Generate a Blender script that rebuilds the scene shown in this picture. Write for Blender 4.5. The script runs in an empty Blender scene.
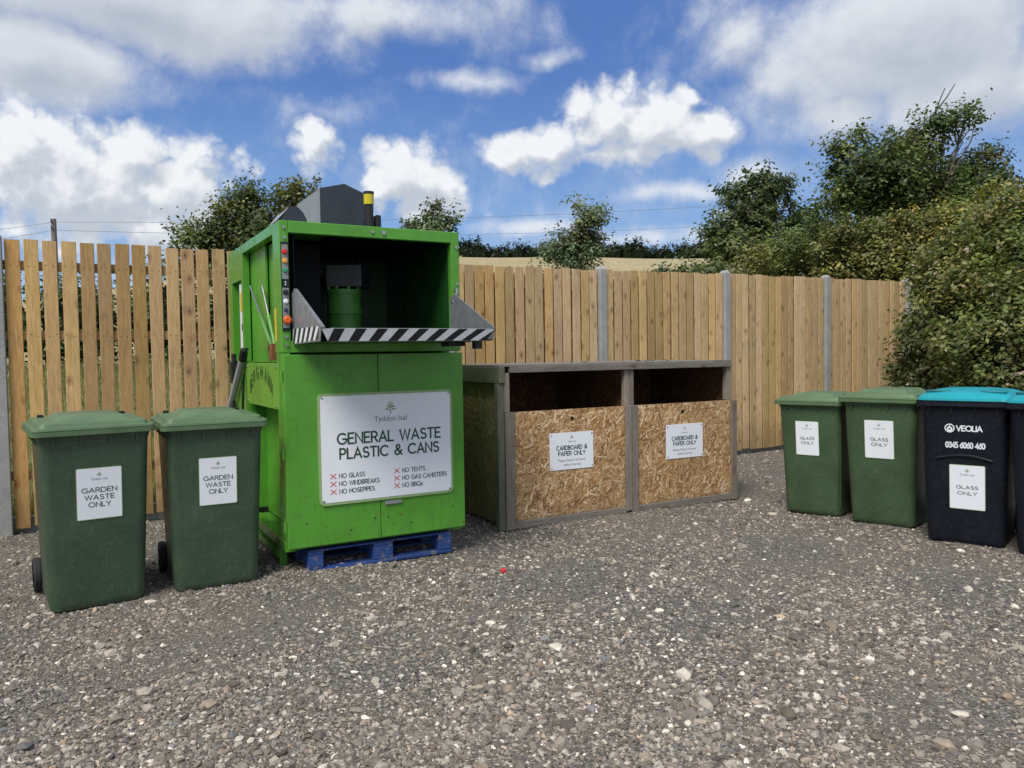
import bpy, bmesh, math, random
import numpy as np
from mathutils import Vector, Matrix, noise as mnoise
random.seed(7); RNG = np.random.default_rng(7)
scene = bpy.context.scene
COL = scene.collection
PI = math.pi

# ------------------------------------------------------------------ camera
f_px = 770.0; pitch = math.radians(2.2); roll = .0155; CH = 1.42
Fv = Vector((0, math.cos(pitch), -math.sin(pitch)))
R0 = Vector((1, 0, 0)); U0 = Vector((0, math.sin(pitch), math.cos(pitch)))
Rv = math.cos(roll)*R0 - math.sin(roll)*U0
Uv = math.sin(roll)*R0 + math.cos(roll)*U0
CAM = Vector((0, 0, CH))
cam_d = bpy.data.cameras.new('camera'); cam = bpy.data.objects.new('camera', cam_d); COL.objects.link(cam)
M = Matrix.Identity(4)
for i in range(3):
    M[i][0] = Rv[i]; M[i][1] = Uv[i]; M[i][2] = -Fv[i]; M[i][3] = CAM[i]
cam.matrix_world = M
cam_d.sensor_width = 36; cam_d.lens = 36*f_px/1024; cam_d.clip_start = .05; cam_d.clip_end = 3000
scene.camera = cam
def at(px, py, Y):
    d = Fv + Rv*(px-512)/f_px - Uv*(py-384)/f_px
    return CAM + d*(Y/d.y)

# ------------------------------------------------------------------ node helpers
def mat(name):
    m = bpy.data.materials.new(name); m.use_nodes = True
    nt = m.node_tree; b = nt.nodes['Principled BSDF']
    return m, nt, b
class N:
    """tiny node-graph helper"""
    def __init__(s, nt): s.nt = nt
    def new(s, t, **k):
        n = s.nt.nodes.new(t)
        for a, v in k.items(): setattr(n, a, v)
        return n
    def setin(s, n, i, v):
        if hasattr(v, 'is_output') or isinstance(v, bpy.types.NodeSocket): s.nt.links.new(v, n.inputs[i])
        elif v is not None: n.inputs[i].default_value = v
    def math(s, op, a, b=None, c=None, clamp=False):
        n = s.new('ShaderNodeMath', operation=op); n.use_clamp = clamp
        s.setin(n, 0, a)
        if b is not None: s.setin(n, 1, b)
        if c is not None: s.setin(n, 2, c)
        return n.outputs[0]
    def vmath(s, op, a, b=None):
        n = s.new('ShaderNodeVectorMath', operation=op); s.setin(n, 0, a)
        if b is not None: s.setin(n, 1, b)
        return n.outputs['Value'] if op in ('LENGTH', 'DOT_PRODUCT') else n.outputs[0]
    def mix(s, fac, a, b, blend='MIX'):
        n = s.new('ShaderNodeMix', data_type='RGBA', blend_type=blend)
        n.clamp_factor = True
        s.setin(n, 0, fac); s.setin(n, 6, a); s.setin(n, 7, b)
        return n.outputs[2]
    def noise(s, vec, scale, detail=4, rough=.55, dist=0, out=0):
        n = s.new('ShaderNodeTexNoise'); s.setin(n, 'Vector', vec)
        n.inputs['Scale'].default_value = scale; n.inputs['Detail'].default_value = detail
        n.inputs['Roughness'].default_value = rough; n.inputs['Distortion'].default_value = dist
        return n.outputs[out]
    def voro(s, vec, scale, feature='F1', out='Distance', rnd=1):
        n = s.new('ShaderNodeTexVoronoi', feature=feature); s.setin(n, 'Vector', vec)
        n.inputs['Scale'].default_value = scale; n.inputs['Randomness'].default_value = rnd
        return n.outputs[out]
    def ramp(s, fac, stops, interp='LINEAR'):
        n = s.new('ShaderNodeValToRGB'); s.setin(n, 0, fac); cr = n.color_ramp; cr.interpolation = interp
        while len(cr.elements) < len(stops): cr.elements.new(.5)
        for e, (p, c) in zip(cr.elements, stops):
            e.position = p; e.color = (*c, 1) if len(c) == 3 else c
        return n.outputs[0]
    def maprange(s, v, a, b, c=0, d=1, smooth=True):
        n = s.new('ShaderNodeMapRange'); n.interpolation_type = 'SMOOTHSTEP' if smooth else 'LINEAR'
        s.setin(n, 0, v)
        for i, x in enumerate((a, b, c, d)): n.inputs[i+1].default_value = x
        return n.outputs[0]
    def obj(s): return s.new('ShaderNodeTexCoord').outputs['Object']
    def mapping(s, vec, scale=(1, 1, 1), rot=(0, 0, 0), loc=(0, 0, 0)):
        n = s.new('ShaderNodeMapping'); s.setin(n, 0, vec)
        n.inputs['Scale'].default_value = scale; n.inputs['Rotation'].default_value = rot; n.inputs['Location'].default_value = loc
        return n.outputs[0]
    def attr(s, name, out='Color'): return s.new('ShaderNodeAttribute', attribute_name=name).outputs[out]
    def bump(s, h, strength=.3, dist=.01):
        n = s.new('ShaderNodeBump'); n.inputs['Strength'].default_value = strength; n.inputs['Distance'].default_value = dist
        s.setin(n, 'Height', h); return n.outputs[0]
    def link(s, a, b): s.nt.links.new(a, b)
def C4(c): return (*c, 1)

MATS = {}
def paint(name, col, rough=.45, var=.25, dirt=(.12, .10, .08), dirt_amt=.25, metal=0, scale=3, spec=.5, bumpy=.03, bottom=None, scratch=0, rust=0):
    """painted / plastic surface with blotchy wear, dust and fine unevenness"""
    m, nt, b = mat(name); g = N(nt); o = g.obj()
    n1 = g.noise(o, scale, 5, .6); n2 = g.noise(o, scale*9, 4, .65)
    dark = tuple(c*(1-var) for c in col); lite = tuple(min(1, c*(1+var)) for c in col)
    c = g.ramp(n1, [(.3, dark), (.7, lite)])
    dm = g.math('MULTIPLY', g.maprange(n2, .5, .8), dirt_amt)
    st = g.noise(g.mapping(o, (14, 14, 1.2)), 3, 4, .6)
    dm = g.math('ADD', dm, g.math('MULTIPLY', g.maprange(st, .55, .8), dirt_amt*.6))
    if bottom:
        sep = g.new('ShaderNodeSeparateXYZ'); g.link(o, sep.inputs[0])
        low = g.maprange(g.math('ADD', sep.outputs[2], g.math('MULTIPLY', g.noise(o, 11, 4), .25)), bottom, .05, 0, .55)
        dm = g.math('MAXIMUM', dm, low)
    c = g.mix(dm, c, C4(dirt))
    if scratch:
        gate = g.maprange(g.noise(o, 5, 2), .50, .68)
        for rot, sc in (((.3, .2, .5), (60, 60, 4)), ((.9, 1.1, .2), (4, 80, 80))):
            sn = g.noise(g.mapping(o, sc, rot), 2.2, 2, .5)
            c = g.mix(g.math('MULTIPLY', g.math('MULTIPLY', g.maprange(sn, .64, .70), gate), scratch), c, C4(tuple(min(1, q*2.0+.10) for q in col)))
    if rust:
        sp2 = g.new('ShaderNodeSeparateXYZ'); g.link(o, sp2.inputs[0])
        lowz = g.maprange(sp2.outputs[2], .9, .16, .0, .07)
        rn = g.math('ADD', g.noise(o, 26, 5, .7), lowz)
        c = g.mix(g.math('MULTIPLY', g.maprange(rn, .68, .73), rust), c, (.11, .045, .02, 1))
        drip = g.math('ADD', g.noise(g.mapping(o, (38, 38, 1.4)), 2, 3, .6), lowz)
        c = g.mix(g.math('MULTIPLY', g.maprange(drip, .60, .78), rust*.45), c, (.05, .085, .03, 1))
    g.link(c, b.inputs['Base Color'])
    g.link(g.maprange(n2, .3, .7, max(.05, rough-.1), min(1, rough+.15)), b.inputs['Roughness'])
    b.inputs['Metallic'].default_value = metal; b.inputs['Specular IOR Level'].default_value = spec
    g.link(g.bump(g.math('ADD', g.math('MULTIPLY', g.noise(o, 2.2, 2), 6), n2), bumpy, .01), b.inputs['Normal'])
    MATS[name] = m; return m
def plain(name, col, rough=.5, metal=0, spec=.5, var=.10):
    m, nt, b = mat(name); g = N(nt)
    n = g.noise(g.obj(), 25, 3)
    g.link(g.ramp(n, [(.3, tuple(c*(1-var) for c in col)), (.7, tuple(min(1, c*(1+var*.7)) for c in col))]), b.inputs['Base Color'])
    b.inputs['Roughness'].default_value = rough; b.inputs['Metallic'].default_value = metal; b.inputs['Specular IOR Level'].default_value = spec
    MATS[name] = m; return m

GREEN = paint('machine_green', (.092, .325, .032), .28, .16, (.06, .14, .04), .42, scale=1.6, bumpy=.10, scratch=.35, rust=.7)
GREEN_PL = paint('plate_green', (.13, .34, .03), .4, .2, (.22, .24, .10), .5, scale=3, bumpy=.05)
GREEN_IN = paint('shaded_green', (.010, .060, .012), .35, .3, (.02, .03, .02), .4, scale=2)  # green darkened so the hopper's inner shade sits in the colour
AMBER_IN = paint('amber_panel', (.16, .17, .03), .25, .4, (.10, .22, .03), .5, scale=2.5)
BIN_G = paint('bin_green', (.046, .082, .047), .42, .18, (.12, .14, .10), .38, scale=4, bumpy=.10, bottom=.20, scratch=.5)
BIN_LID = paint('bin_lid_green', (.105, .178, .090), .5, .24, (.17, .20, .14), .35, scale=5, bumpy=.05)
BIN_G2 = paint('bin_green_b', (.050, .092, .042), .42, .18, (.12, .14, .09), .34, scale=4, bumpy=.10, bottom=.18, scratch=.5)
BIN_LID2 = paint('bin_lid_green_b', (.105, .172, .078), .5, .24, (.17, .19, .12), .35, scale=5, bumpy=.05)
BIN_K = paint('bin_black', (.0065, .0085, .016), .5, .2, (.05, .05, .055), .16, spec=.3, scale=4, bumpy=.08, bottom=.16, scratch=.15)
TEAL = paint('bin_lid_teal', (.008, .33, .39), .35, .14, (.03, .26, .30), .35, scale=4, bumpy=.05)
GREY_BOX = paint('housing_grey', (.030, .038, .055), .38, .12, (.10, .10, .10), .25, bumpy=.05)
GREY_LT = paint('housing_light', (.26, .27, .28), .45, .12, (.2, .2, .2), .2)
GALV = paint('galvanised', (.33, .35, .38), .42, .2, (.22, .22, .22), .3, metal=.55, scale=14)
BLACK = plain('black_plastic', (.012, .012, .014), .4)
RUBBER = paint('rubber', (.018, .018, .02), .7, .3, (.09, .08, .07), .5, scale=12)
WHITE = plain('white_vinyl', (.84, .88, .93), .3, var=.015)
BORDER = plain('sign_border', (.30, .44, .20), .4)
INK = plain('ink_dark', (.020, .060, .048), .5)
INK_G = plain('ink_green', (.018, .070, .038), .5)
INK_BLK = plain('ink_stencil', (.012, .07, .012), .5)
RED_X = plain('ink_red', (.60, .035, .03), .5)
LEAF_INK = plain('ink_leaf', (.20, .30, .05), .5)
GREY_INK = plain('ink_grey', (.22, .24, .26), .5)
STRW = plain('stripe_white', (.80, .83, .86), .4)
VOID = plain('shade_black', (.004, .005, .009), .6, spec=.2)  # near-black that paints the deep shade inside the hopper
STRB = plain('stripe_black', (.015, .017, .025), .4)
YEL = plain('yellow_label', (.75, .52, .04), .4)
REDB = plain('red_button', (.60, .03, .025), .3)
ORB = plain('orange_button', (.75, .14, .03), .3)
YELB = plain('amber_button', (.85, .40, .05), .3)
GRNB = plain('green_button', (.03, .33, .14), .3)
STEEL = plain('steel', (.45, .45, .46), .3, metal=.9)
STRUT = paint('strut_green', (.12, .30, .08), .3, .3, metal=.2)
PIPE = paint('pipe_grey', (.40, .41, .43), .4, .15)
m, nt, b = mat('beacon_lens'); b.inputs['Base Color'].default_value = (.85, .68, .02, 1); b.inputs['Roughness'].default_value = .15
b.inputs['Transmission Weight'].default_value = .25; LENS = m
m, nt, b = mat('pallet_blue'); g = N(nt); o = g.obj()
c = g.mix(g.maprange(g.noise(o, 18, 5, .7), .52, .66), (.018, .065, .24, 1), (.20, .18, .15, 1))
c = g.mix(g.maprange(g.noise(g.mapping(o, (2, 30, 30)), 2, 3), .5, .75), c, (.012, .03, .10, 1))
g.link(c, b.inputs['Base Color']); b.inputs['Roughness'].default_value = .75
g.link(g.bump(g.noise(g.mapping(o, (2, 30, 30)), 3), .4, .01), b.inputs['Normal']); PALLET = m

def wood(name, c0, c1, c2, knot=(.10, .045, .02), grey=0, stretch='z', attr=True):
    m, nt, b = mat(name); g = N(nt); o = g.obj()
    if attr:
        o = g.vmath('ADD', o, g.vmath('MULTIPLY', g.attr('rnd'), (7.3, 5.1, 9.7)))
    sc = {'z': (22, 22, 1.6), 'x': (1.6, 22, 22), 'y': (22, 1.6, 22)}[stretch]
    ks = {'z': (9, 9, 5.5), 'x': (5.5, 9, 9), 'y': (9, 5.5, 9)}[stretch]
    grain = g.noise(g.mapping(o, sc), 3.5, 6, .6, 1.2)
    blot = g.noise(o, 2.0, 3)
    c = g.ramp(grain, [(.30, c0), (.5, c1), (.68, c2)])
    kv = g.voro(g.mapping(o, ks), .85)
    kn = g.maprange(kv, .05, .13, 1, 0)
    kn2 = g.maprange(kv, .12, .30, .45, 0)
    c = g.mix(g.math('MAXIMUM', kn, kn2), c, C4(knot))
    c = g.mix(g.maprange(blot, .45, .8, 0, .35), c, C4(tuple(x*.62 for x in c0)))
    if grey: c = g.mix(g.maprange(g.noise(o, 7, 4), .35, .65, grey*.5, grey), c, (.20, .195, .185, 1))
    if attr:
        a = g.new('ShaderNodeSeparateColor'); g.link(g.attr('rnd'), a.inputs[0])
        hv = g.new('ShaderNodeHueSaturation'); g.link(c, hv.inputs['Color'])
        g.link(g.maprange(a.outputs[0], 0, 1, .74, 1.13, False), hv.inputs['Value'])
        g.link(g.maprange(a.outputs[1], 0, 1, .84, 1.06, False), hv.inputs['Saturation'])
        g.link(g.maprange(a.outputs[2], 0, 1, .491, .506, False), hv.inputs['Hue'])
        c = hv.outputs[0]
    if name == 'fence_wood':
        sp_ = g.new('ShaderNodeSeparateXYZ'); g.link(g.obj(), sp_.inputs[0])
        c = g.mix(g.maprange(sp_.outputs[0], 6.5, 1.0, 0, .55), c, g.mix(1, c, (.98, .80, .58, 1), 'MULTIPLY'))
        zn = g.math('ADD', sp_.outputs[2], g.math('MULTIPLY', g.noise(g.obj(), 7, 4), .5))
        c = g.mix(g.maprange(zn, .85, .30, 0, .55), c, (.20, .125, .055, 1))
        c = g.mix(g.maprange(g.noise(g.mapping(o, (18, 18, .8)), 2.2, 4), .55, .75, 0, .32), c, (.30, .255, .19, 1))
    g.link(c, b.inputs['Base Color']); b.inputs['Roughness'].default_value = .78; b.inputs['Specular IOR Level'].default_value = .25
    g.link(g.bump(grain, .35, .006), b.inputs['Normal'])
    return m
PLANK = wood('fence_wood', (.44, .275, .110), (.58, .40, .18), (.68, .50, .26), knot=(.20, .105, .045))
RAILW = wood('rail_wood', (.34, .20, .085), (.48, .31, .15), (.58, .41, .22), stretch='x')
GREYW = wood('weathered_wood', (.16, .125, .092), (.27, .22, .165), (.36, .315, .26), grey=.3)
GREYWX = wood('weathered_wood_x', (.16, .13, .10), (.27, .235, .19), (.37, .34, .29), grey=.4, stretch='x')
MOSSW = wood('mossy_wood', (.07, .085, .045), (.12, .13, .08), (.17, .17, .12), grey=.2)

NAIL = plain('nail_head', (.06, .045, .035), .6)
def concrete():
    m, nt, b = mat('concrete'); g = N(nt); o = g.obj()
    n = g.noise(o, 4, 5, .6); v = g.noise(o, 70, 3, .7)
    c = g.ramp(n, [(.3, (.27, .275, .27)), (.7, (.40, .40, .385))])
    c = g.mix(g.maprange(v, .58, .72), c, (.17, .17, .165, 1))
    g.link(c, b.inputs['Base Color']); b.inputs['Roughness'].default_value = .9
    g.link(g.bump(v, .5, .006), b.inputs['Normal']); return m
CONC = concrete()

def flake_mat(name, tint=(1, 1, 1), moss=0):
    m, nt, b = mat(name); g = N(nt); o = g.obj()
    c = g.attr('rnd')
    fib = g.noise(g.mapping(o, (60, 60, 60)), 2, 3)
    c = g.mix(.6, c, g.ramp(fib, [(.3, (.6, .6, .6)), (.7, (1.15, 1.15, 1.15))]), 'MULTIPLY')
    big = g.noise(o, 1.7, 4)
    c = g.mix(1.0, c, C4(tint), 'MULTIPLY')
    sep = g.new('ShaderNodeSeparateXYZ'); g.link(o, sep.inputs[0])
    low = g.maprange(g.math('ADD', sep.outputs[2], g.math('MULTIPLY', g.noise(o, 6, 4), .25)), .30, .08, 0, .45)
    c = g.mix(low, c, (.16, .13, .10, 1))
    c = g.mix(g.maprange(big, .42, .72, 0, .35), c, (.22, .13, .06, 1))
    if moss: c = g.mix(g.maprange(g.noise(o, 5, 5, .7), .35, .6, moss*.55, moss), c, (.13, .17, .11, 1))
    g.link(c, b.inputs['Base Color']); b.inputs['Roughness'].default_value = .7; b.inputs['Specular IOR Level'].default_value = .3
    return m
OSB = flake_mat('osb', (1.12, 1.12, 1.10)); OSB_M = flake_mat('osb_mossy', (.80, .84, .80), .5); OSB_D = flake_mat('osb_shaded', (.34, .26, .23))  # the last is the same board, darkened to paint the shaded openings

def attr_mat(name, rough=.8, bump=0, trans=0, spec=.3):
    m, nt, b = mat(name); g = N(nt)
    c = g.attr('rnd')
    if bump:
        n = g.noise(g.obj(), 90, 3)
        c = g.mix(.6, c, g.ramp(n, [(.3, (.7, .7, .7)), (.7, (1.2, 1.2, 1.2))]), 'MULTIPLY')
    g.link(c, b.inputs['Base Color']); b.inputs['Roughness'].default_value = rough; b.inputs['Specular IOR Level'].default_value = spec
    if trans:
        out = nt.nodes['Material Output']; t = g.new('ShaderNodeBsdfTranslucent')
        g.link(g.mix(1, c, (1.35, 1.45, .55, 1), 'MULTIPLY'), t.inputs[0])
        mx = g.new('ShaderNodeMixShader'); mx.inputs[0].default_value = trans
        g.link(b.outputs[0], mx.inputs[1]); g.link(t.outputs[0], mx.inputs[2]); g.link(mx.outputs[0], out.inputs[0])
    return m
LEAF = attr_mat('leaf', .5, 0, .28, .4)
STONE = attr_mat('stone', .85, 1)
m, nt, b = mat('bark'); g = N(nt); o = g.obj()
g.link(g.ramp(g.noise(g.mapping(o, (9, 9, 2)), 3, 5), [(.3, (.045, .038, .03)), (.7, (.13, .115, .095))]), b.inputs['Base Color']); b.inputs['Roughness'].default_value = .9
BARK = m
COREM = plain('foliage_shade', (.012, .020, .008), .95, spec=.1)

# ------------------------------------------------------------------ mesh helpers
def setattrs(o, **k):
    for a, v in k.items():
        if v is not None: o[a] = v
    return o
def empty(name, loc, rz=0, label=None, cat=None, group=None):
    o = bpy.data.objects.new(name, None); COL.objects.link(o); o.location = loc; o.rotation_euler = (0, 0, rz)
    o.empty_display_size = .1
    return setattrs(o, label=label, category=cat, group=group)
class MB:
    """collects polygons with optional per-face colour, builds ONE mesh object"""
    def __init__(s): s.v = []; s.f = []; s.c = []; s.mi = []; s.sm = []; s.cuts = []
    def cut(s): s.cuts.append((len(s.v), len(s.f)))
    def add(s, vs, fs, col=None, mi=0, smooth=False):
        k = len(s.v); s.v += [tuple(p) for p in vs]
        for q in fs: s.f.append([i+k for i in q]); s.c.append(col or (0, 0, 0)); s.mi.append(mi); s.sm.append(smooth)
    def box(s, x0, x1, y0, y1, z0, z1, col=None, mi=0, bev=0):
        if bev and min(x1-x0, y1-y0, z1-z0) > 2.2*bev:
            b = bev
            bm = bmesh.new(); bmesh.ops.create_cube(bm, size=1)
            for w in bm.verts: w.co = Vector(((x0+x1)/2+w.co.x*(x1-x0), (y0+y1)/2+w.co.y*(y1-y0), (z0+z1)/2+w.co.z*(z1-z0)))
            bmesh.ops.bevel(bm, geom=list(bm.edges), offset=b, segments=1, affect='EDGES')
            bm.verts.index_update()
            s.add([w.co[:] for w in bm.verts], [[w.index for w in fc.verts] for fc in bm.faces], col, mi); bm.free(); return
        v = [(x, y, z) for z in (z0, z1) for y in (y0, y1) for x in (x0, x1)]
        s.add(v, [(0, 2, 3, 1), (4, 5, 7, 6), (0, 1, 5, 4), (2, 6, 7, 3), (0, 4, 6, 2), (1, 3, 7, 5)], col, mi)
    def tube(s, pts, r, n=10, col=None, mi=0, cap=True):
        pts = [Vector(p) for p in pts]; rs = r if isinstance(r, (list, tuple)) else [r]*len(pts)
        vs = []; fs = []
        for i, p in enumerate(pts):
            t = (pts[min(i+1, len(pts)-1)]-pts[max(i-1, 0)]).normalized()
            a = t.cross(Vector((0, 0, 1)) if abs(t.z) < .9 else Vector((1, 0, 0))).normalized(); b2 = t.cross(a)
            for k in range(n): w = 2*PI*k/n; vs.append(p+(a*math.cos(w)+b2*math.sin(w))*rs[i])
        for i in range(len(pts)-1):
            for k in range(n): fs.append((i*n+k, i*n+(k+1) % n, (i+1)*n+(k+1) % n, (i+1)*n+k))
        s.add(vs, fs, col, mi, True)
        if cap:
            k0 = len(pts)-1
            s.add([vs[k] for k in range(n)], [list(range(n))[::-1]], col, mi); s.add([vs[k0*n+k] for k in range(n)], [list(range(n))], col, mi)
    def prism(s, poly, axis, a, b2, col=None, mi=0):
        """poly = 2D pts; axis the extruded axis: 'x' -> (y,z), 'y' -> (x,z), 'z' -> (x,y)"""
        def P(q, t): return {'x': (t, q[0], q[1]), 'y': (q[0], t, q[1]), 'z': (q[0], q[1], t)}[axis]
        n = len(poly); vs = [P(q, a) for q in poly]+[P(q, b2) for q in poly]
        s.add(vs, [list(range(n)), list(range(n, 2*n))[::-1]]+[(i, (i+1) % n, n+(i+1) % n, n+i) for i in range(n)], col, mi)
    def build(s, name, mats, parent=None, fixn=True, loc=None):
        if s.cuts:      # every marked piece becomes an object of its own
            out = None
            marks = s.cuts+[(len(s.v), len(s.f))]
            for (v0, f0), (v1, f1) in zip(marks[:-1], marks[1:]):
                if f1 == f0: continue
                q = MB(); q.v = s.v[v0:v1]; q.f = [[i-v0 for i in fc] for fc in s.f[f0:f1]]; q.c = s.c[f0:f1]; q.mi = s.mi[f0:f1]; q.sm = s.sm[f0:f1]
                out = q.build(name, mats, parent, fixn, loc)
            return out
        me = bpy.data.meshes.new(name); me.from_pydata(s.v, [], s.f)
        if not isinstance(mats, (list, tuple)): mats = [mats]
        for m_ in mats: me.materials.append(m_)
        me.polygons.foreach_set('material_index', s.mi); me.polygons.foreach_set('use_smooth', s.sm)
        ca = me.color_attributes.new('rnd', 'FLOAT_COLOR', 'CORNER')
        arr = np.ones((len(me.loops), 4), np.float32); k = 0
        for fc, c in zip(s.f, s.c):
            n = len(fc); arr[k:k+n, :3] = c; k += n
        ca.data.foreach_set('color', arr.ravel())
        if fixn:
            bm = bmesh.new(); bm.from_mesh(me); bmesh.ops.recalc_face_normals(bm, faces=list(bm.faces)); bm.to_mesh(me); bm.free()
        me.update()
        o = bpy.data.objects.new(name, me); COL.objects.link(o)
        if parent: o.parent = parent
        if loc: o.location = loc
        return o
def rnd3(): return (random.random(), random.random(), random.random())
def npmesh(name, V, Fq, colv, m_, parent=None, smooth=False):
    """fast mesh: V (n,3), Fq (m,k) same-size faces, colv (n,3) per-vertex colours"""
    me = bpy.data.meshes.new(name); n, k = len(V), Fq.shape[1]
    me.vertices.add(n); me.vertices.foreach_set('co', V.astype(np.float32).ravel())
    me.loops.add(Fq.size); me.loops.foreach_set('vertex_index', Fq.astype(np.int32).ravel())
    me.polygons.add(len(Fq)); me.polygons.foreach_set('loop_start', np.arange(0, Fq.size, k, dtype=np.int32))
    me.polygons.foreach_set('use_smooth', np.full(len(Fq), smooth))
    me.materials.append(m_); me.update(calc_edges=True)
    ca = me.color_attributes.new('rnd', 'FLOAT_COLOR', 'POINT')
    a = np.ones((n, 4), np.float32); a[:, :3] = colv; ca.data.foreach_set('color', a.ravel())
    o = bpy.data.objects.new(name, me); COL.objects.link(o)
    if parent: o.parent = parent
    return o
def copy_tree(o, parent=None):
    c = o.copy(); COL.objects.link(c)
    if parent: c.parent = parent
    for ch in list(o.children): copy_tree(ch, c)
    return c

# ------------------------------------------------------------------ stroke lettering
def arc(cx, cy, rx, ry, a0, a1, n=12):
    return [(cx+rx*math.cos(math.radians(a0+(a1-a0)*i/n)), cy+ry*math.sin(math.radians(a0+(a1-a0)*i/n))) for i in range(n+1)]
G = {
 'A': (.78, [[(0, 0), (.39, 1), (.78, 0)], [(.13, .32), (.65, .32)]]),
 'B': (.60, [[(0, 0), (0, 1), (.30, 1)]+arc(.30, .76, .24, .24, 90, -90)+[(0, .52)], [(.3, .52)]+arc(.32, .26, .28, .26, 90, -90)+[(0, 0)]]),
 'C': (.84, [arc(.48, .5, .48, .5, 48, 312, 20)]),
 'D': (.76, [[(0, 0), (0, 1), (.28, 1)]+arc(.28, .5, .48, .5, 90, -90, 16)+[(0, 0)]]),
 'E': (.54, [[(.54, 1), (0, 1), (0, 0), (.54, 0)], [(0, .52), (.46, .52)]]),
 'G': (.90, [arc(.48, .5, .48, .5, 48, 350, 22)+[(.90, .46), (.55, .46)]]),
 'H': (.70, [[(0, 0), (0, 1)], [(.70, 0), (.70, 1)], [(0, .51), (.70, .51)]]),
 'I': (.02, [[(0, 0), (0, 1)]]),
 'K': (.62, [[(0, 0), (0, 1)], [(.58, 1), (.02, .42)], [(.22, .62), (.62, 0)]]),
 'L': (.50, [[(0, 1), (0, 0), (.50, 0)]]),
 'M': (.86, [[(0, 0), (0, 1), (.43, .35), (.86, 1), (.86, 0)]]),
 'N': (.70, [[(0, 0), (0, 1), (.70, 0), (.70, 1)]]),
 'O': (.98, [arc(.49, .5, .49, .5, 0, 360, 28)]),
 'P': (.58, [[(0, 0), (0, 1), (.30, 1)]+arc(.30, .73, .28, .27, 90, -90)+[(0, .46)]]),
 'Q': (.98, [arc(.49, .5, .49, .5, 0, 360, 28), [(.62, .25), (.92, -.06)]]),
 'R': (.60, [[(0, 0), (0, 1), (.30, 1)]+arc(.30, .74, .27, .26, 90, -90)+[(0, .48)], [(.30, .48), (.60, 0)]]),
 'S': (.60, [arc(.31, .75, .26, .25, 35, 270, 12)+arc(.31, .26, .29, .26, 90, -145, 12)[1:]]),
 'T': (.66, [[(0, 1), (.66, 1)], [(.33, 1), (.33, 0)]]),
 'U': (.68, [[(0, 1), (0, .34)]+arc(.34, .34, .34, .34, 180, 360)+[(.68, 1)]]),
 'V': (.76, [[(0, 1), (.38, 0), (.76, 1)]]),
 'W': (1.10, [[(0, 1), (.28, 0), (.55, 1), (.82, 0), (1.10, 1)]]),
 'Y': (.70, [[(0, 1), (.35, .46), (.70, 1)], [(.35, .46), (.35, 0)]]),
 'X': (.70, [[(0, 0), (.70, 1)], [(0, 1), (.70, 0)]]),
 's': (.40, [arc(.20, .50, .17, .17, 35, 270, 8)+arc(.20, .17, .19, .17, 90, -145, 8)[1:]]),
 '&': (.82, [[(.80, 0), (.22, .66)]+arc(.38, .80, .19, .20, 215, -35, 12)+[(.16, .42)]+arc(.30, .24, .28, .24, 150, 300, 10)+[(.78, .44)]]),
 '0': (.60, [arc(.30, .5, .30, .5, 0, 360, 22)]),
 '1': (.26, [[(0, .80), (.22, 1), (.22, 0)]]),
 '3': (.56, [arc(.28, .76, .24, .24, 150, -90, 12)+arc(.28, .26, .28, .26, 90, -150, 12)[1:]]),
 '4': (.62, [[(.48, 0), (.48, 1), (0, .28), (.62, .28)]]),
 '5': (.56, [[(.52, 1), (.10, 1), (.05, .58)]+arc(.26, .32, .30, .32, 125, -140, 14)]),
 '6': (.60, [[(.48, 1)]+arc(.30, .32, .30, .32, 150, 510, 22)]),
 ' ': (.34, []),
}
def text_w(t, track=.2): return sum(G[c][0]+track for c in t)-track
def stroke(mb, pts, th, T, k):
    """flat round-ended ribbon along pts; T maps (x, y, height) to 3D"""
    P = [Vector(p) for p in pts]
    Q = [P[0]]
    for p in P[1:]:
        if (p-Q[-1]).length > 1e-5: Q.append(p)
    P = Q; closed = (P[0]-P[-1]).length < 1e-4; n = len(P); h = th/2; L = []; Rr = []
    for i in range(n):
        if closed and i in (0, n-1): d0 = (P[-1]-P[-2]).normalized(); d1 = (P[1]-P[0]).normalized()
        else: d0 = (P[i]-P[i-1]).normalized() if i else (P[1]-P[0]).normalized(); d1 = (P[i+1]-P[i]).normalized() if i < n-1 else d0
        nn = Vector((-(d0.y+d1.y), d0.x+d1.x))
        nn = nn.normalized() if nn.length > 1e-4 else Vector((-d0.y, d0.x))
        m_ = h/max(.45, abs(nn.dot(Vector((-d0.y, d0.x)))))
        L.append(P[i]+nn*m_); Rr.append(P[i]-nn*m_)
    z = .0004+.00012*k
    vs = [T(p.x, p.y, z) for p in L]+[T(p.x, p.y, z) for p in Rr]
    mb.add(vs, [(i, i+1, n+i+1, n+i) for i in range(n-1)])
    if not closed:
        for c, d in ((P[0], (P[0]-P[1]).normalized()), (P[-1], (P[-1]-P[-2]).normalized())):
            a0 = math.atan2(d.y, d.x)
            mb.add([T(c.x+h*math.cos(a0-PI/2+PI*j/5), c.y+h*math.sin(a0-PI/2+PI*j/5), z) for j in range(6)], [list(range(6))])
def text(mb, t, x0, yb, cap, th, T, align='l', width=None, track=.2):
    w = text_w(t, track); sx = (width/w) if width else cap
    if align == 'c': x0 = x0-w*sx/2
    k = 0; x = x0
    for c in t:
        for st in G[c][1]:
            stroke(mb, [(x+p[0]*sx, yb+p[1]*cap) for p in st], th, T, k % 3+1); k += 1
        x += (G[c][0]+track)*sx
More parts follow.
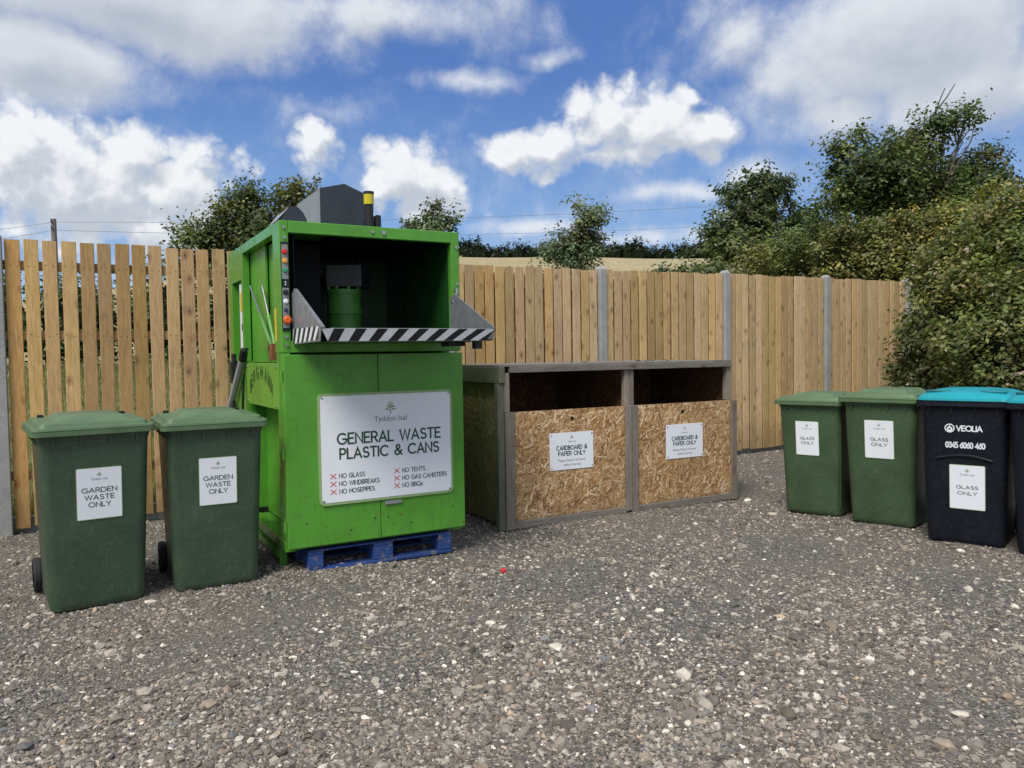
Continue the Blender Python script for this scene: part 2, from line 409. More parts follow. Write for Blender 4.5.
def font_text(name, s, size, mtl, parent, mw, align='CENTER'):
    cu = bpy.data.curves.new(name, 'FONT'); cu.body = s; cu.size = size; cu.align_x = align; cu.align_y = 'CENTER'; cu.resolution_u = 2
    to = bpy.data.objects.new(name, cu); COL.objects.link(to)
    dg = bpy.context.evaluated_depsgraph_get(); dg.update()
    me = bpy.data.meshes.new_from_object(to.evaluated_get(dg)); bpy.data.objects.remove(to); bpy.data.curves.remove(cu)
    me.transform(mw); me.materials.clear(); me.materials.append(mtl)
    o = bpy.data.objects.new(name, me); COL.objects.link(o); o.parent = parent; return o
def rrect(w, h, r, n=5):
    out = []
    for cx, cy, a in ((w/2-r, h/2-r, 0), (-w/2+r, h/2-r, 90), (-w/2+r, -h/2+r, 180), (w/2-r, -h/2+r, 270)):
        out += [(cx+r*math.cos(math.radians(a+90*i/n)), cy+r*math.sin(math.radians(a+90*i/n))) for i in range(n+1)]
    return out
class Frame:
    """a flat board's own 2D frame: x right, y up, n out of the board"""
    def __init__(s, o, x, y): s.o = Vector(o); s.x = Vector(x).normalized(); s.y = Vector(y).normalized(); s.n = s.x.cross(s.y)
    def T(s, x, y, z): return s.o+s.x*x+s.y*y+s.n*z
    def M(s, x, y, z):
        m_ = Matrix.Identity(4); p = s.T(x, y, z)
        for i in range(3): m_[i][0] = s.x[i]; m_[i][1] = s.y[i]; m_[i][2] = s.n[i]; m_[i][3] = p[i]
        return m_
def plate(name, fr, w, h, r, th, mtl, parent, z0=0):
    mb = MB(); P = rrect(w, h, r); n = len(P)
    vs = [fr.T(x, y, z0) for x, y in P]+[fr.T(x, y, z0+th) for x, y in P]
    mb.add(vs, [list(range(n))[::-1], list(range(n, 2*n))]+[(i, (i+1) % n, n+(i+1) % n, n+i) for i in range(n)])
    return mb.build(name, mtl, parent)
def leaf_logo(fr, cx, cy, h, parent, z):
    mb = MB()
    def ell(x, y, a, l, wd, k):
        ca, sa = math.cos(a), math.sin(a); P = []
        for i in range(8):
            t = 2*PI*i/8; ex, ey = l*math.cos(t), wd*math.sin(t); P.append(fr.T(x+ex*ca-ey*sa, y+ex*sa+ey*ca, z+.0004+.0001*k))
        mb.add(P, [list(range(8))])
    k = 0
    for x, y, a in ((0, .40, 90), (-.14, .24, 125), (.14, .24, 55), (-.25, .06, 145), (.25, .06, 35), (-.12, .02, 120), (.12, .02, 60), (-.34, -.14, 160), (.34, -.14, 20), (-.18, -.18, 150), (.18, -.18, 30), (0, .14, 90)):
        ell(cx+x*h, cy+y*h, math.radians(a), .11*h, .055*h, k % 4); k += 1
    o = mb.build('leaf_emblem', LEAF_INK, parent)
    st = MB(); stroke(st, [(cx, cy-.5*h), (cx, cy+.1*h)], .045*h, lambda x, y, zz: fr.T(x, y, z+zz+.0005), 1)
    st.build('emblem_stem', INK_G, parent)
def sign_label(fr, w, h, parent, lines, cap, tree_y=.37, border=True):
    """white label with green edge, emblem, name and capital lettering (w, h in metres)"""
    b_ = plate('sticker', fr, w, h, .008, .0012, BORDER, parent)
    plate('sticker_face', fr, w-.007, h-.007, .006, .0006, WHITE, b_, .0012)
    leaf_logo(fr, 0, h*tree_y, h*.10, b_, .0018)
    font_text('name_lettering', 'Tyddyn Isaf', h*.062, GREY_INK, b_, fr.M(0, h*(tree_y-.09), .0026))
    mb = MB()
    for t, y, wd in lines: text(mb, t, 0, y*h-cap*h/2, cap*h, cap*h*.17, lambda x, y_, z: fr.T(x, y_, z+.002), 'c', wd*w)
    mb.build('lettering', INK, b_)
    return b_

# ================================================================== GROUND
TH = math.radians(30.8); FD = Vector((math.cos(TH), math.sin(TH), 0)); FN = Vector((-math.sin(TH), math.cos(TH), 0))
FQ = Vector((-4.085, 6.24, 0))
def sstep(a, b, x):
    t = min(1, max(0, (x-a)/(b-a))); return t*t*(3-2*t)
def hter(x, y):
    d = (x-FQ.x)*FN.x+(y-FQ.y)*FN.y
    if d < .4: return -.06
    h = -.06+sstep(.4, 7.5, d)*1.28
    t = max(0, min(1, (y-26)/112))
    k = 1-.8*sstep(28, 130, -x)
    h += k*(17.8*t**1.3+.045*max(0, min(y-138, 120)))*sstep(12, 30, d)
    h -= .022*max(0, min(x+10, 110))*sstep(60, 130, y)
    h += .10*math.sin(x*.21+y*.13)*sstep(8, 25, d)
    return h
def hg(x, y):
    """gentle unevenness of the gravel yard (works on arrays too)"""
    return .012*np.sin(x*1.7+y*.9)*np.sin(y*1.3-x*.6)+.006*np.sin(x*4.3+1.2)*np.sin(y*5.1+.4)+.004*np.sin(x*9.1-y*7.3)
# terrain sheet to the horizon
xs = np.concatenate([-np.geomspace(900, 30, 26), np.linspace(-28, 40, 69), np.geomspace(43, 900, 26)])
ys = np.concatenate([np.linspace(-300, -10, 8), np.linspace(-6, 44, 60), np.linspace(46, 190, 60), np.geomspace(200, 1500, 14)])
V = np.array([(x, y, hter(x, y)) for y in ys for x in xs]); nx = len(xs); ny = len(ys)
Fq = np.array([(j*nx+i, j*nx+i+1, (j+1)*nx+i+1, (j+1)*nx+i) for j in range(ny-1) for i in range(nx-1)])
m, nt, b = mat('field'); g = N(nt); o = g.obj()
sep = g.new('ShaderNodeSeparateXYZ'); g.link(o, sep.inputs[0])
dist = g.math('ADD', g.math('MULTIPLY', sep.outputs[0], FN.x), g.math('MULTIPLY', sep.outputs[1], FN.y))
gr = g.ramp(g.noise(o, 3, 6, .7), [(.3, (.10, .13, .035)), (.55, (.22, .22, .09)), (.75, (.34, .30, .15))])
rows = g.noise(g.mapping(o, (1.3, .06, 1), (0, 0, .5)), 1, 4, .6)
st = g.ramp(rows, [(.3, (.36, .30, .17)), (.7, (.46, .39, .24))])
st = g.mix(g.maprange(g.noise(o, .05, 3), .4, .7, 0, .5), st, (.34, .29, .14, 1))
g.link(g.mix(g.maprange(dist, 26, 40), gr, st), b.inputs['Base Color']); b.inputs['Roughness'].default_value = .95; b.inputs['Specular IOR Level'].default_value = .1
g.link(g.bump(g.noise(o, 30, 4), .8, .05), b.inputs['Normal'])
ter = npmesh('grass_field', V, Fq, np.zeros((len(V), 3)), m, smooth=True); ter['kind'] = 'structure'
# gravel yard sheet: finely divided where it is seen
m, nt, b = mat('gravel'); g = N(nt); o = g.obj()
v1 = g.voro(o, 75, out='Color'); v1d = g.voro(o, 75); v2 = g.voro(o, 190, out='Color'); v2d = g.voro(o, 190)
s1 = g.new('ShaderNodeSeparateColor'); g.link(v1, s1.inputs[0]); s2 = g.new('ShaderNodeSeparateColor'); g.link(v2, s2.inputs[0])
stops = [(0, (.045, .041, .036)), (.3, (.11, .10, .088)), (.7, (.20, .186, .165)), (.9, (.34, .32, .29)), (1, (.60, .57, .52))]
c = g.mix(.5, g.ramp(s1.outputs[0], stops), g.ramp(s2.outputs[1], stops))
big = g.noise(o, .9, 5, .6)
c = g.mix(g.maprange(big, .40, .62, 0, .55), c, (.25, .215, .17, 1))
c = g.mix(g.maprange(g.noise(o, 2.6, 4), .52, .75, 0, .5), c, (.16, .15, .13, 1))
g.link(c, b.inputs['Base Color']); b.inputs['Roughness'].default_value = .95; b.inputs['Specular IOR Level'].default_value = .2
hgt = g.math('ADD', g.math('MULTIPLY', v1d, -1.0), g.math('MULTIPLY', v2d, -.5))
g.link(g.bump(hgt, 1, .012), b.inputs['Normal'])
xs = np.concatenate([[-40, -25, -15], np.arange(-9, 11.01, .1), [15, 25, 40]]); ys = np.concatenate([[-40, -20, -8, -2], np.arange(0, 14.01, .1)])
Vl = []; idx = {}
for j, y in enumerate(ys):
    for i, x in enumerate(xs):
        Vl.append((x, y, float(hg(x, y)) if 0 <= y <= 14 and -9 <= x <= 11 else 0.0))
nx = len(xs)
Fq = []
for j in range(len(ys)-1):
    for i in range(nx-1):
        cx, cy = (xs[i]+xs[i+1])/2, (ys[j]+ys[j+1])/2
        if (cx-FQ.x)*FN.x+(cy-FQ.y)*FN.y < .35: Fq.append((j*nx+i, j*nx+i+1, (j+1)*nx+i+1, (j+1)*nx+i))
yard = npmesh('gravel_ground', np.array(Vl), np.array(Fq), np.zeros((len(Vl), 3)), m, smooth=True); yard['kind'] = 'structure'

# loose stones lying all over the yard
PHI = (1+5**.5)/2
ICO_V = np.array([(-1, PHI, 0), (1, PHI, 0), (-1, -PHI, 0), (1, -PHI, 0), (0, -1, PHI), (0, 1, PHI), (0, -1, -PHI), (0, 1, -PHI), (PHI, 0, -1), (PHI, 0, 1), (-PHI, 0, -1), (-PHI, 0, 1)])/1.9
ICO_F = np.array([(0, 11, 5), (0, 5, 1), (0, 1, 7), (0, 7, 10), (0, 10, 11), (1, 5, 9), (5, 11, 4), (11, 10, 2), (10, 7, 6), (7, 1, 8), (3, 9, 4), (3, 4, 2), (3, 2, 6), (3, 6, 8), (3, 8, 9), (4, 9, 5), (2, 4, 11), (6, 2, 10), (8, 6, 7), (9, 8, 1)])
OCT_V = np.array([(1, 0, 0), (-1, 0, 0), (0, 1, 0), (0, -1, 0), (0, 0, 1), (0, 0, -1)], float)
OCT_F = np.array([(0, 2, 4), (2, 1, 4), (1, 3, 4), (3, 0, 4), (2, 0, 5), (1, 2, 5), (3, 1, 5), (0, 3, 5)])
PAL = np.array([(.115, .105, .095), (.18, .165, .148), (.235, .215, .192), (.285, .262, .232), (.24, .205, .165), (.38, .355, .315), (.52, .49, .44), (.15, .155, .162), (.33, .255, .18), (.66, .63, .58), (.29, .23, .185)])
PW = np.array([.17, .21, .20, .14, .08, .10, .045, .025, .006, .015, .01]); PW /= PW.sum()
def stones(name, n, r0, r1, base_v, base_f, dmax, dmin=1.9, pw=PW, jit=.35):
    d = dmin*(dmax/dmin)**RNG.random(n) if dmax/dmin > 3 else dmin+(dmax-dmin)*RNG.random(n)
    a = (RNG.random(n)-.5)*2*math.radians(43)
    x = d*np.sin(a); y = d*np.cos(a)
    keep = ((x-FQ.x)*FN.x+(y-FQ.y)*FN.y < .2)
    # patchiness
    pn = np.sin(x*1.9+.7)*np.sin(y*2.3+x)+.6*np.sin(x*5.1-y*3.3)
    keep &= RNG.random(n) < np.clip(.66+.42*pn, .22, 1)
    x = x[keep]; y = y[keep]; n = len(x)
    r = r0+(r1-r0)*RNG.random(n)**2.2
    nv = len(base_v)
    P = base_v[None]*(1+jit*(RNG.random((n, nv, 1))*2-1))+jit*.5*(RNG.random((n, nv, 3))*2-1)
    P = P*np.stack([1+.45*RNG.random(n), .65+.3*RNG.random(n), .48+.38*RNG.random(n)], 1)[:, None, :]
    th = RNG.random(n)*2*PI; t2 = (RNG.random(n)-.5)*.9; c, s = np.cos(th), np.sin(th); c2, s2 = np.cos(t2), np.sin(t2)
    Y = P[..., 1]*c2[:, None]-P[..., 2]*s2[:, None]; Z = P[..., 1]*s2[:, None]+P[..., 2]*c2[:, None]
    X = P[..., 0]*c[:, None]-Y*s[:, None]; Y = P[..., 0]*s[:, None]+Y*c[:, None]
    rr = r[:, None]
    W = np.stack([X*rr+x[:, None], Y*rr+y[:, None], Z*rr+(hg(x, y)+r*.18)[:, None]], -1).reshape(-1, 3)
    Fc = (base_f[None]+(np.arange(n)*nv)[:, None, None]).reshape(-1, 3)
    col = PAL[RNG.choice(len(PAL), n, p=pw)]*(.45+1.05*RNG.random((n, 1)))
    # dusty brownish and darker drifts
    br = np.clip(.5+.5*np.sin(x*.9+1.0)*np.sin(y*1.1+.3*x), 0, 1)[:, None]
    col = col*np.array([1.17, 1.135, 1.07]); col = col*(1-.28*br)+np.array([.25, .215, .17])*.28*br
    return npmesh(name, W, Fc, np.repeat(col, nv, 0), STONE)
g1 = stones('gravel_stones', 230000, .0038, .0125, OCT_V, OCT_F, 13)
PW2 = np.array([.16, .20, .18, .15, .08, .10, .06, .035, .010, .015, .012]); PW2 /= PW2.sum()
g2 = stones('gravel_pebbles', 42000, .0075, .0185, ICO_V, ICO_F, 12, pw=PW2)
g3 = stones('gravel_lumps', 1300, .017, .036, ICO_V, ICO_F, 11, pw=PW2, jit=.25)
for g_, l in ((g1, 'fine grey crushed gravel covering the yard'), (g2, 'larger grey and pale pebbles scattered through the gravel'), (g3, 'biggest loose stones lying on the gravel yard')):
    setattrs(g_, kind='stuff', label=l, category='gravel')

# ================================================================== FENCE
fence = empty('timber_fence', FQ, TH, 'tall pale timber fence of upright boards between grey concrete posts', 'fence')
posts = [-2.09, -.055, 2.03, 3.98, 6.03, 8.12, 10.2, 12.2]
def ftop(s): return float(np.interp(s, [-2, 0, 4, 6, 8.1, 12.2], [2.425, 2.422, 2.40, 2.418, 2.458, 2.497]))
for k in range(len(posts)-1):
    a, b2 = posts[k]+.055, posts[k+1]-.055
    mb = MB(); n = round((b2-a)/.1315); p = (b2-a)/n
    for i in range(n):
        w = (.107 if k < 3 else .110)+random.uniform(-.005, .003); x = a+p*i+(p-w)/2+random.uniform(-.004, .004); t = ftop(x)+random.uniform(-.012, .010)
        yo = random.uniform(-.003, .003); c = rnd3(); q = random.uniform(-.007, .007)
        z0 = .055+random.uniform(0, .02); b_ = .0035
        x1 = x+w; y0, y1 = -.011+yo, .009+yo
        P = []
        for zz, dx in ((z0, 0), (t, q)):
            P += [(x+b_+dx, y0, zz), (x1-b_+dx, y0, zz), (x1+dx, y0+b_, zz), (x1+dx, y1, zz), (x+dx, y1, zz), (x+dx, y0+b_, zz)]
        for zn in (.49, 1.635, 2.205):
            for xn in (x+w*.25, x+w*.75):
                xn += random.uniform(-.008, .008); z_ = zn+random.uniform(-.012, .012); e = .0042
                mb.add([(xn-e, y0-.0012, z_-e*.5), (xn, y0-.0012, z_-e), (xn+e, y0-.0012, z_-e*.5), (xn+e, y0-.0012, z_+e*.5), (xn, y0-.0012, z_+e), (xn-e, y0-.0012, z_+e*.5)], [(0, 1, 2, 3, 4, 5)], mi=1)
        mb.add(P, [(0, 1, 7, 6), (1, 2, 8, 7), (2, 3, 9, 8), (3, 4, 10, 9), (4, 5, 11, 10), (5, 0, 6, 11), (6, 7, 8, 9, 10, 11), (5, 4, 3, 2, 1, 0)], c)
    mb.build('board_panel', [PLANK, NAIL], fence)
    mb = MB()
    for z in (.45, 1.60, 2.17):
        mb.cut(); mb.box(a-.02, b2+.02, .013, .052, z, z+.075, rnd3())
    mb.build('rail', RAILW, fence)
    if k >= 2:   # the closer-boarded bays carry a second skin behind the gaps, up to the middle rail
        mb = MB()
        for i in range(n-1):
            x = a+p*i+p-.0635
            mb.box(x, x+.125, .054, .070, .06, 2.33+random.uniform(-.01, .01), rnd3())
        mb.build('backing_boards', PLANK, fence)
    mb = MB(); mb.box(a-.02, b2+.02, .074 if k >= 2 else .0535, .115, -.05, .14)
    mb.build('gravel_board', CONC, fence)
for s_ in posts:
    mb = MB(); t = ftop(s_)+.045; w = .05
    mb.box(s_-w, s_+w, -.05, .07, -.1, t-.03, bev=.006)
    mb.add([(s_-w+.004, -.046, t-.031), (s_+w-.004, -.046, t-.031), (s_+w-.004, .066, t-.031), (s_-w+.004, .066, t-.031), (s_-.022, -.02, t), (s_+.022, -.02, t), (s_+.022, .04, t), (s_-.022, .04, t)],
           [(0, 1, 5, 4), (1, 2, 6, 5), (2, 3, 7, 6), (3, 0, 4, 7), (4, 5, 6, 7)])
    mb.build('concrete_post', CONC, fence)

# ================================================================== WHEELIE BINS
def loft(secs, n=6, close_top=True, close_bot=True):
    """secs: (z, half width, y front, y back, corner radius[, back half width])"""
    mb = MB(); rings = []
    for s_ in secs:
        z, hw, yf, yb, r = s_[:5]; hb = s_[5] if len(s_) > 5 else hw
        ring = []
        for cx, cy, a in ((hb-r, yb-r, 0), (-hb+r, yb-r, 90), (-hw+r, yf+r, 180), (hw-r, yf+r, 270)):
            ring += [(cx+r*math.cos(math.radians(a+90*i/n)), cy+r*math.sin(math.radians(a+90*i/n)), z) for i in range(n+1)]
        rings.append(ring)
    k = len(rings[0]); vs = [p for r_ in rings for p in r_]
    fs = [(i*k+j, i*k+(j+1) % k, (i+1)*k+(j+1) % k, (i+1)*k+j) for i in range(len(rings)-1) for j in range(k)]
    if close_bot: fs.append(list(range(k))[::-1])
    if close_top: fs.append([len(vs)-k+j for j in range(k)])
    mb.add(vs, fs, smooth=True); return mb
def smooth_by_angle(o, deg=32):
    me = o.data
    bm = bmesh.new(); bm.from_mesh(me)
    for e in bm.edges:
        if len(e.link_faces) == 2 and e.calc_face_angle(0) > math.radians(deg): e.smooth = False
    bm.to_mesh(me); bm.free(); return o
def wheel(parent, x, y, r=.10, w=.042):
    mb = MB()
    prof = [(-w/2, r*.80), (-w/2, r*.94), (-w*.3, r), (w*.3, r), (w/2, r*.94), (w/2, r*.80)]
    n = 28; vs = []; fs = []
    for i in range(n):
        a = 2*PI*i/n
        for px_, pr_ in prof: vs.append((x+px_, y+pr_*math.cos(a), .10+pr_*math.sin(a)))
    k = len(prof)
    for i in range(n):
        for j in range(k-1): fs.append((i*k+j, i*k+j+1, ((i+1) % n)*k+j+1, ((i+1) % n)*k+j))
    mb.add(vs, fs, smooth=True)
    t = smooth_by_angle(mb.build('wheel', RUBBER, parent))
    mb = MB(); mb.tube([(x-w*.32, y, .10), (x+w*.32, y, .10)], r*.81, 24); mb.tube([(x-w*.6, y, .10), (x+w*.6, y, .10)], r*.30, 14)
    for q in range(6):
        a = q*PI/3; c, s_ = math.cos(a), math.sin(a)
        mb.tube([(x-w*.36, y+.02*c, .1+.02*s_), (x-w*.36, y+r*.74*c, .1+r*.74*s_)], .005, 5)
        mb.tube([(x+w*.36, y+.02*c, .1+.02*s_), (x+w*.36, y+r*.74*c, .1+r*.74*s_)], .005, 5)
    mb.build('wheel_hub', BLACK, t)
ZR, YF0, YF1, Z0, Z1 = 0, -.257, -.332, .03, .90
def front_frame(cx, zc):
    """frame lying on the sloping front face of a bin"""
    sl = (YF1-YF0)/(Z1-Z0); y = YF0+sl*(zc-Z0)
    return Frame((cx, y-.0025, zc), (1, 0, 0), (0, sl, 1))
def make_bin(label, group, loc, psi, s_, body_m, lid_m, kind, sticker, lines, cap=.068, dark=False):
    t = empty('wheelie_bin', loc, math.radians(psi), label, 'wheelie bin', group); t.scale = (s_, s_, s_)
    secs = [(.004, .215, -.238, .262, .05), (.016, .232, -.252, .276, .055), (.05, .238, -.258, .282, .055),
            (.935, .264, YF1-.003, .302, .05), (.940, .268, YF1-.008, .306, .05), (.966, .272, YF1-.014, .312, .045)]
    if kind == 'dome': secs = secs[:-2]+[(.950, .268, YF1-.006, .306, .05), (.962, .288, YF1-.030, .330, .045, .298), (.968, .294, YF1-.036, .336, .045, .304), (.988, .294, YF1-.036, .336, .045, .304), (.990, .288, YF1-.030, .330, .045, .298), (1.003, .290, YF1-.032, .332, .045, .300)]
    mb = loft(secs, close_top=False)
    for x in (-.2, -.07, .07, .2): mb.box(x-.004, x+.004, YF1-.016, YF1+.004, .915, .964)
    for y in (-.22, -.08, .08, .22):
        for sx in (-1, 1): mb.box(min(sx*.258, sx*.276), max(sx*.258, sx*.276), y-.004, y+.004, .915, .964)
    mb.box(-.20, .20, .275, .325, .05, .18, bev=.01)       # axle housing
    if kind == 'small':      # moulded edge beside the side face and a faint front panel line
        mb.box(.250, .2545, -.300, -.285, .10, .80)
    body = smooth_by_angle(mb.build('body', body_m, t), 40)
    if dark:                 # the raised arc across the front
        fr = front_frame(0, .60); mb = MB()
        pts = [(-.17+.34*i/16, .030*math.sin(PI*i/16)) for i in range(17)]
        mb.tube([fr.T(x, y, .002) for x, y in pts], .010, 8); mb.build('moulded_rib', body_m, body)
    # lid
    if kind == 'dome':
        sec = [(.998, .280, -.358, .335, .05, .290), (1.005, .286, -.366, .340, .06, .296), (1.020, .284, -.364, .340, .07, .294),
               (1.044, .268, -.340, .325, .10, .28), (1.064, .228, -.275, .275, .12, .235), (1.076, .15, -.17, .18, .10, .16), (1.080, .06, -.06, .08, .05, .06)]
    else:
        sec = [(.966, .286, -.366, .338, .035, .302), (.968, .297, -.378, .346, .035, .308), (.990, .299, -.380, .346, .035, .308), (.9905, .290, -.371, .342, .035, .302),
               (.996, .290, -.371, .342, .035, .302), (.9965, .295, -.375, .344, .035, .305), (1.008, .293, -.373, .344, .035, .305), (1.010, .266, -.345, .325, .035, .278), (1.030, .260, -.338, .318, .035, .270), (1.033, .254, -.330, .312, .03, .262)]
    lid = smooth_by_angle(loft(sec).build('lid', lid_m, t), 30)
    if kind != 'dome':
        top = loft([(1.0335, .185, -.28, .265, .02), (1.060, .150, -.235, .225, .02), (1.062, .145, -.228, .220, .02)])
        smooth_by_angle(top.build('raised_panel', lid_m, lid), 20)
        mb = MB()
        for sx in (-1, 1):
            mb.cut(); mb.box(sx*.215-.017, sx*.215+.017, .25, .290, 1.0335, 1.048, bev=.004)
            mb.cut(); mb.box(sx*.150-.014, sx*.150+.014, .270, .300, 1.0335, 1.048, bev=.003)
        mb.build('hinge_clip', BLACK, lid)
    else:
        mb = MB()                # two oval hand recesses near the front corners
        for sx in (-1, 1):
            mb.cut(); P = [(sx*.165+.075*math.cos(a), -.255+.028*math.sin(a), 1.064) for a in [2*PI*i/20 for i in range(20)]]
            mb.tube(P+[P[0], P[1]], .007, 6, cap=False)
        mb.build('hand_recess', paint('teal_shadow', (.005, .16, .18), .5), lid)
    mb = MB()                     # rear handle bar with brackets
    for sx in (-1, 1):
        mb.cut(); mb.tube([(sx*.10, .375, 1.0), (sx*.235, .375, 1.0)], .014, 10)
        mb.box(sx*.24-.012, sx*.24+.012, .325, .39, .975, 1.02, bev=.004); mb.box(sx*.09-.012, sx*.09+.012, .325, .39, .975, 1.02, bev=.004)
    mb.build('handle', body_m, t)
    mb = MB(); mb.tube([(-.25, .315, .10), (.25, .315, .10)], .011, 10); mb.build('axle', STEEL, t)
    for sx in (-1, 1): wheel(t, sx*.258, .315, w=.040)
    cx, zc, w, h = sticker
    sign_label(front_frame(cx, zc), w, h, t, lines, cap)
    return t
GW = [('GARDEN', .07, .76), ('WASTE', -.07, .64), ('ONLY', -.21, .48)]
GO = [('GLASS', .0, .60), ('ONLY', -.135, .54)]
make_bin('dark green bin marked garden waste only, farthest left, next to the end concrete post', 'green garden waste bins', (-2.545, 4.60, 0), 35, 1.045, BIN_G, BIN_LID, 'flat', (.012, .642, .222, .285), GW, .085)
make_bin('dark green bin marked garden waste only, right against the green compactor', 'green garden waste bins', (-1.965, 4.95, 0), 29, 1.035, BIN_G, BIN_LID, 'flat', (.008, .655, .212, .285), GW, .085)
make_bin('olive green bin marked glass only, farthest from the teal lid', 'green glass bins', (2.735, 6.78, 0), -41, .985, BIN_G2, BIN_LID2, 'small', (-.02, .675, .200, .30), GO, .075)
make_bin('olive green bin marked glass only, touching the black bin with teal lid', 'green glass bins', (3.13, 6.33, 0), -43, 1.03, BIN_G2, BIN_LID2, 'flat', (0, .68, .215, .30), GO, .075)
eb = make_bin('black bin with teal lid, white lettering and a glass only sticker', 'black bins with teal lids', (3.40, 5.68, 0), -40, 1.04, BIN_K, TEAL, 'dome', (.02, .41, .215, .31), GO, .07, dark=True)
def veolia(t):
    mb = MB()
    fr = front_frame(.01, .815); T = lambda x, y, z: fr.T(x, y, z+.0015)
    text(mb, 'VEOLIA', -.05, -.016, .034, .008, T, 'l', .150, .16)
    stroke(mb, arc(-.092, 0, .027, .027, 100, 450, 24), .007, T, 1)
    stroke(mb, arc(-.092, -.006, .012, .012, 0, 360, 14), .011, T, 2)
    stroke(mb, [(-.092, .005), (-.092, .020)], .006, T, 3)
    mb.build('brand_lettering', WHITE, t); mb = MB()
    fr2 = front_frame(.01, .700); T2 = lambda x, y, z: fr2.T(x, y, z+.0015)
    text(mb, '0345 6060 460', 0, -.018, .036, .0075, T2, 'c', .232, .15)
    mb.build('phone_number', WHITE, t)
veolia(eb)
fb = copy_tree(eb); fb.location = (3.775, 5.19, 0); fb.rotation_euler.z = math.radians(-48); fb['label'] = 'second black bin with teal lid, cut off by the right edge of the photo'

# ================================================================== WASTE COMPACTOR
MA = math.radians(29.6)
mc = empty('waste_compactor', (-1.47, 4.94, 0), MA, 'tall bright green waste compactor with open hopper and big white sign', 'compactor')
mb = MB()   # upper hopper frame and shell
mb.box(0, .058, 0, .19, 1.452, 2.30, bev=.004); mb.box(1.206, 1.27, 0, .19, 1.452, 2.30, bev=.004)
mb.box(.0585, 1.2055, 0, .05, 2.222, 2.30, bev=.004); mb.box(.0585, 1.2055, 0, .05, 1.452, 1.528, bev=.004)
mb.box(.0585, 1.2055, .051, 1.85, 2.262, 2.297)                               # roof
mb.box(0, .058, .191, 1.85, 2.235, 2.30); mb.box(1.206, 1.27, .191, 1.85, 2.235, 2.30)   # roof edges
mb.box(1.206, 1.268, .191, 1.85, .20, 2.234)                                   # right wall
mb.box(.06, 1.205, 1.31, 1.84, 1.40, 2.26)                                     # rear block
mb.box(0, .05, 1.235, 1.30, 1.402, 2.234)                                       # side post
mb.box(0, .058, 1.301, 1.85, 2.04, 2.234); mb.box(0, .058, 1.70, 1.85, .25, 2.039)
mb.box(.06, .075, .70, 1.234, 1.40, 2.234)                                      # recessed side panel, rear half
mb.add([(.06, .191, 1.40), (.085, .70, 1.40), (.085, .70, 2.234), (.06, .191, 2.234), (.100, .191, 1.40), (.100, .70, 1.40), (.100, .70, 2.234), (.100, .191, 2.234)],
       [(0, 1, 2, 3), (4, 5, 6, 7), (0, 1, 5, 4), (3, 2, 6, 7)])
mb.box(0, .058, .085, .15, .225, 1.451); mb.box(.004, .05, 0, .084, .195, 1.451)   # front corner post
mb.box(0, .06, 1.21, 1.69, .25, 1.40)                                           # lower rear side
mb.box(.06, 1.2, 1.2, 1.84, .25, 1.399)
mb.box(0, .09, .151, 1.2, 1.395, 1.401)
mb.build('body', GREEN, mc)
mb = MB(); mb.box(0, .07, .04, 1.85, .15, .215, bev=.004); mb.box(0, .05, .30, 1.85, .06, .11); mb.box(.01, .06, .27, .325, 0, .149); mb.box(.01, .06, 1.5, 1.56, 0, .149)
mb.box(1.2, 1.27, .04, 1.85, .15, .215); mb.box(.071, 1.199, .04, 1.85, .16, .20); mb.box(1.21, 1.26, .27, .325, 0, .149)
mb.build('base_frame', GREEN, mc)
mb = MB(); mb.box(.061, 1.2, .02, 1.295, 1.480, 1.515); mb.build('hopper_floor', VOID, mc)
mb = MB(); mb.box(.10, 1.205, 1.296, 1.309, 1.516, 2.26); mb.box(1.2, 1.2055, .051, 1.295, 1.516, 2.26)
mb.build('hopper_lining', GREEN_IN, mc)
mb = MB(); mb.box(.1005, .108, .06, 1.295, 1.516, 2.26); mb.box(.109, .40, .5, 1.29, 1.516, 2.23); mb.box(.401, 1.199, .10, 1.295, 2.235, 2.255); mb.build('shade_lining', VOID, mc)  # added black wall, box and ceiling that darken the hopper interior
# the press ram seen inside the hopper
mb = MB()
for z0, z1, r in ((1.52, 1.72, .128), (1.72, 1.735, .134), (1.735, 1.745, .12), (1.745, 1.78, .134), (1.78, 1.90, .128), (1.90, 1.935, .134)):
    mb.tube([(.665, .80, z0), (.665, .80, z1)], r, 28)
for i in range(8):
    a = i*PI/4; mb.tube([(.665+.118*math.cos(a), .80+.118*math.sin(a), 1.935), (.665+.118*math.cos(a), .80+.118*math.sin(a), 1.955)], .014, 6)
cyl = mb.build('press_cylinder', paint('ram_green', (.10, .34, .06), .4, .25, (.10, .07, .03), .6, scale=9), mc)
mb = MB()
P = [(.515, .62), (.72, .78), (.87, .72), (.90, .98), (.66, 1.02)]
P = [(.53, .80), (.76, .66), (.90, .86), (.67, 1.0)]
mb.prism(P, 'z', 1.956, 2.12); mb.build('motor_block', paint('motor_grey', (.03, .04, .07), .4), cyl)
mb = MB(); mb.add([(.5315, .7955, 1.958), (.5315, .7955, 2.118), (.7585, .6575, 2.118), (.7585, .6575, 1.958)], [(0, 1, 2, 3)]); mb.build('block_lit_face', paint('lit_grey', (.13, .14, .15), .5, .35), cyl)  # lighter plate paints the lit left face of the block
for x0, x1, z1 in ((.60, .50, 2.20), (.72, .84, 2.22)):
    mb = MB(); mb.tube([(x0, .82, 2.121), (x0+.01, .84, 2.16), ((x0+x1)/2, .90, z1), (x1, 1.0, 2.16), (x1, 1.15, 1.9)], .014, 8); mb.build('hydraulic_hose', RUBBER, mc)
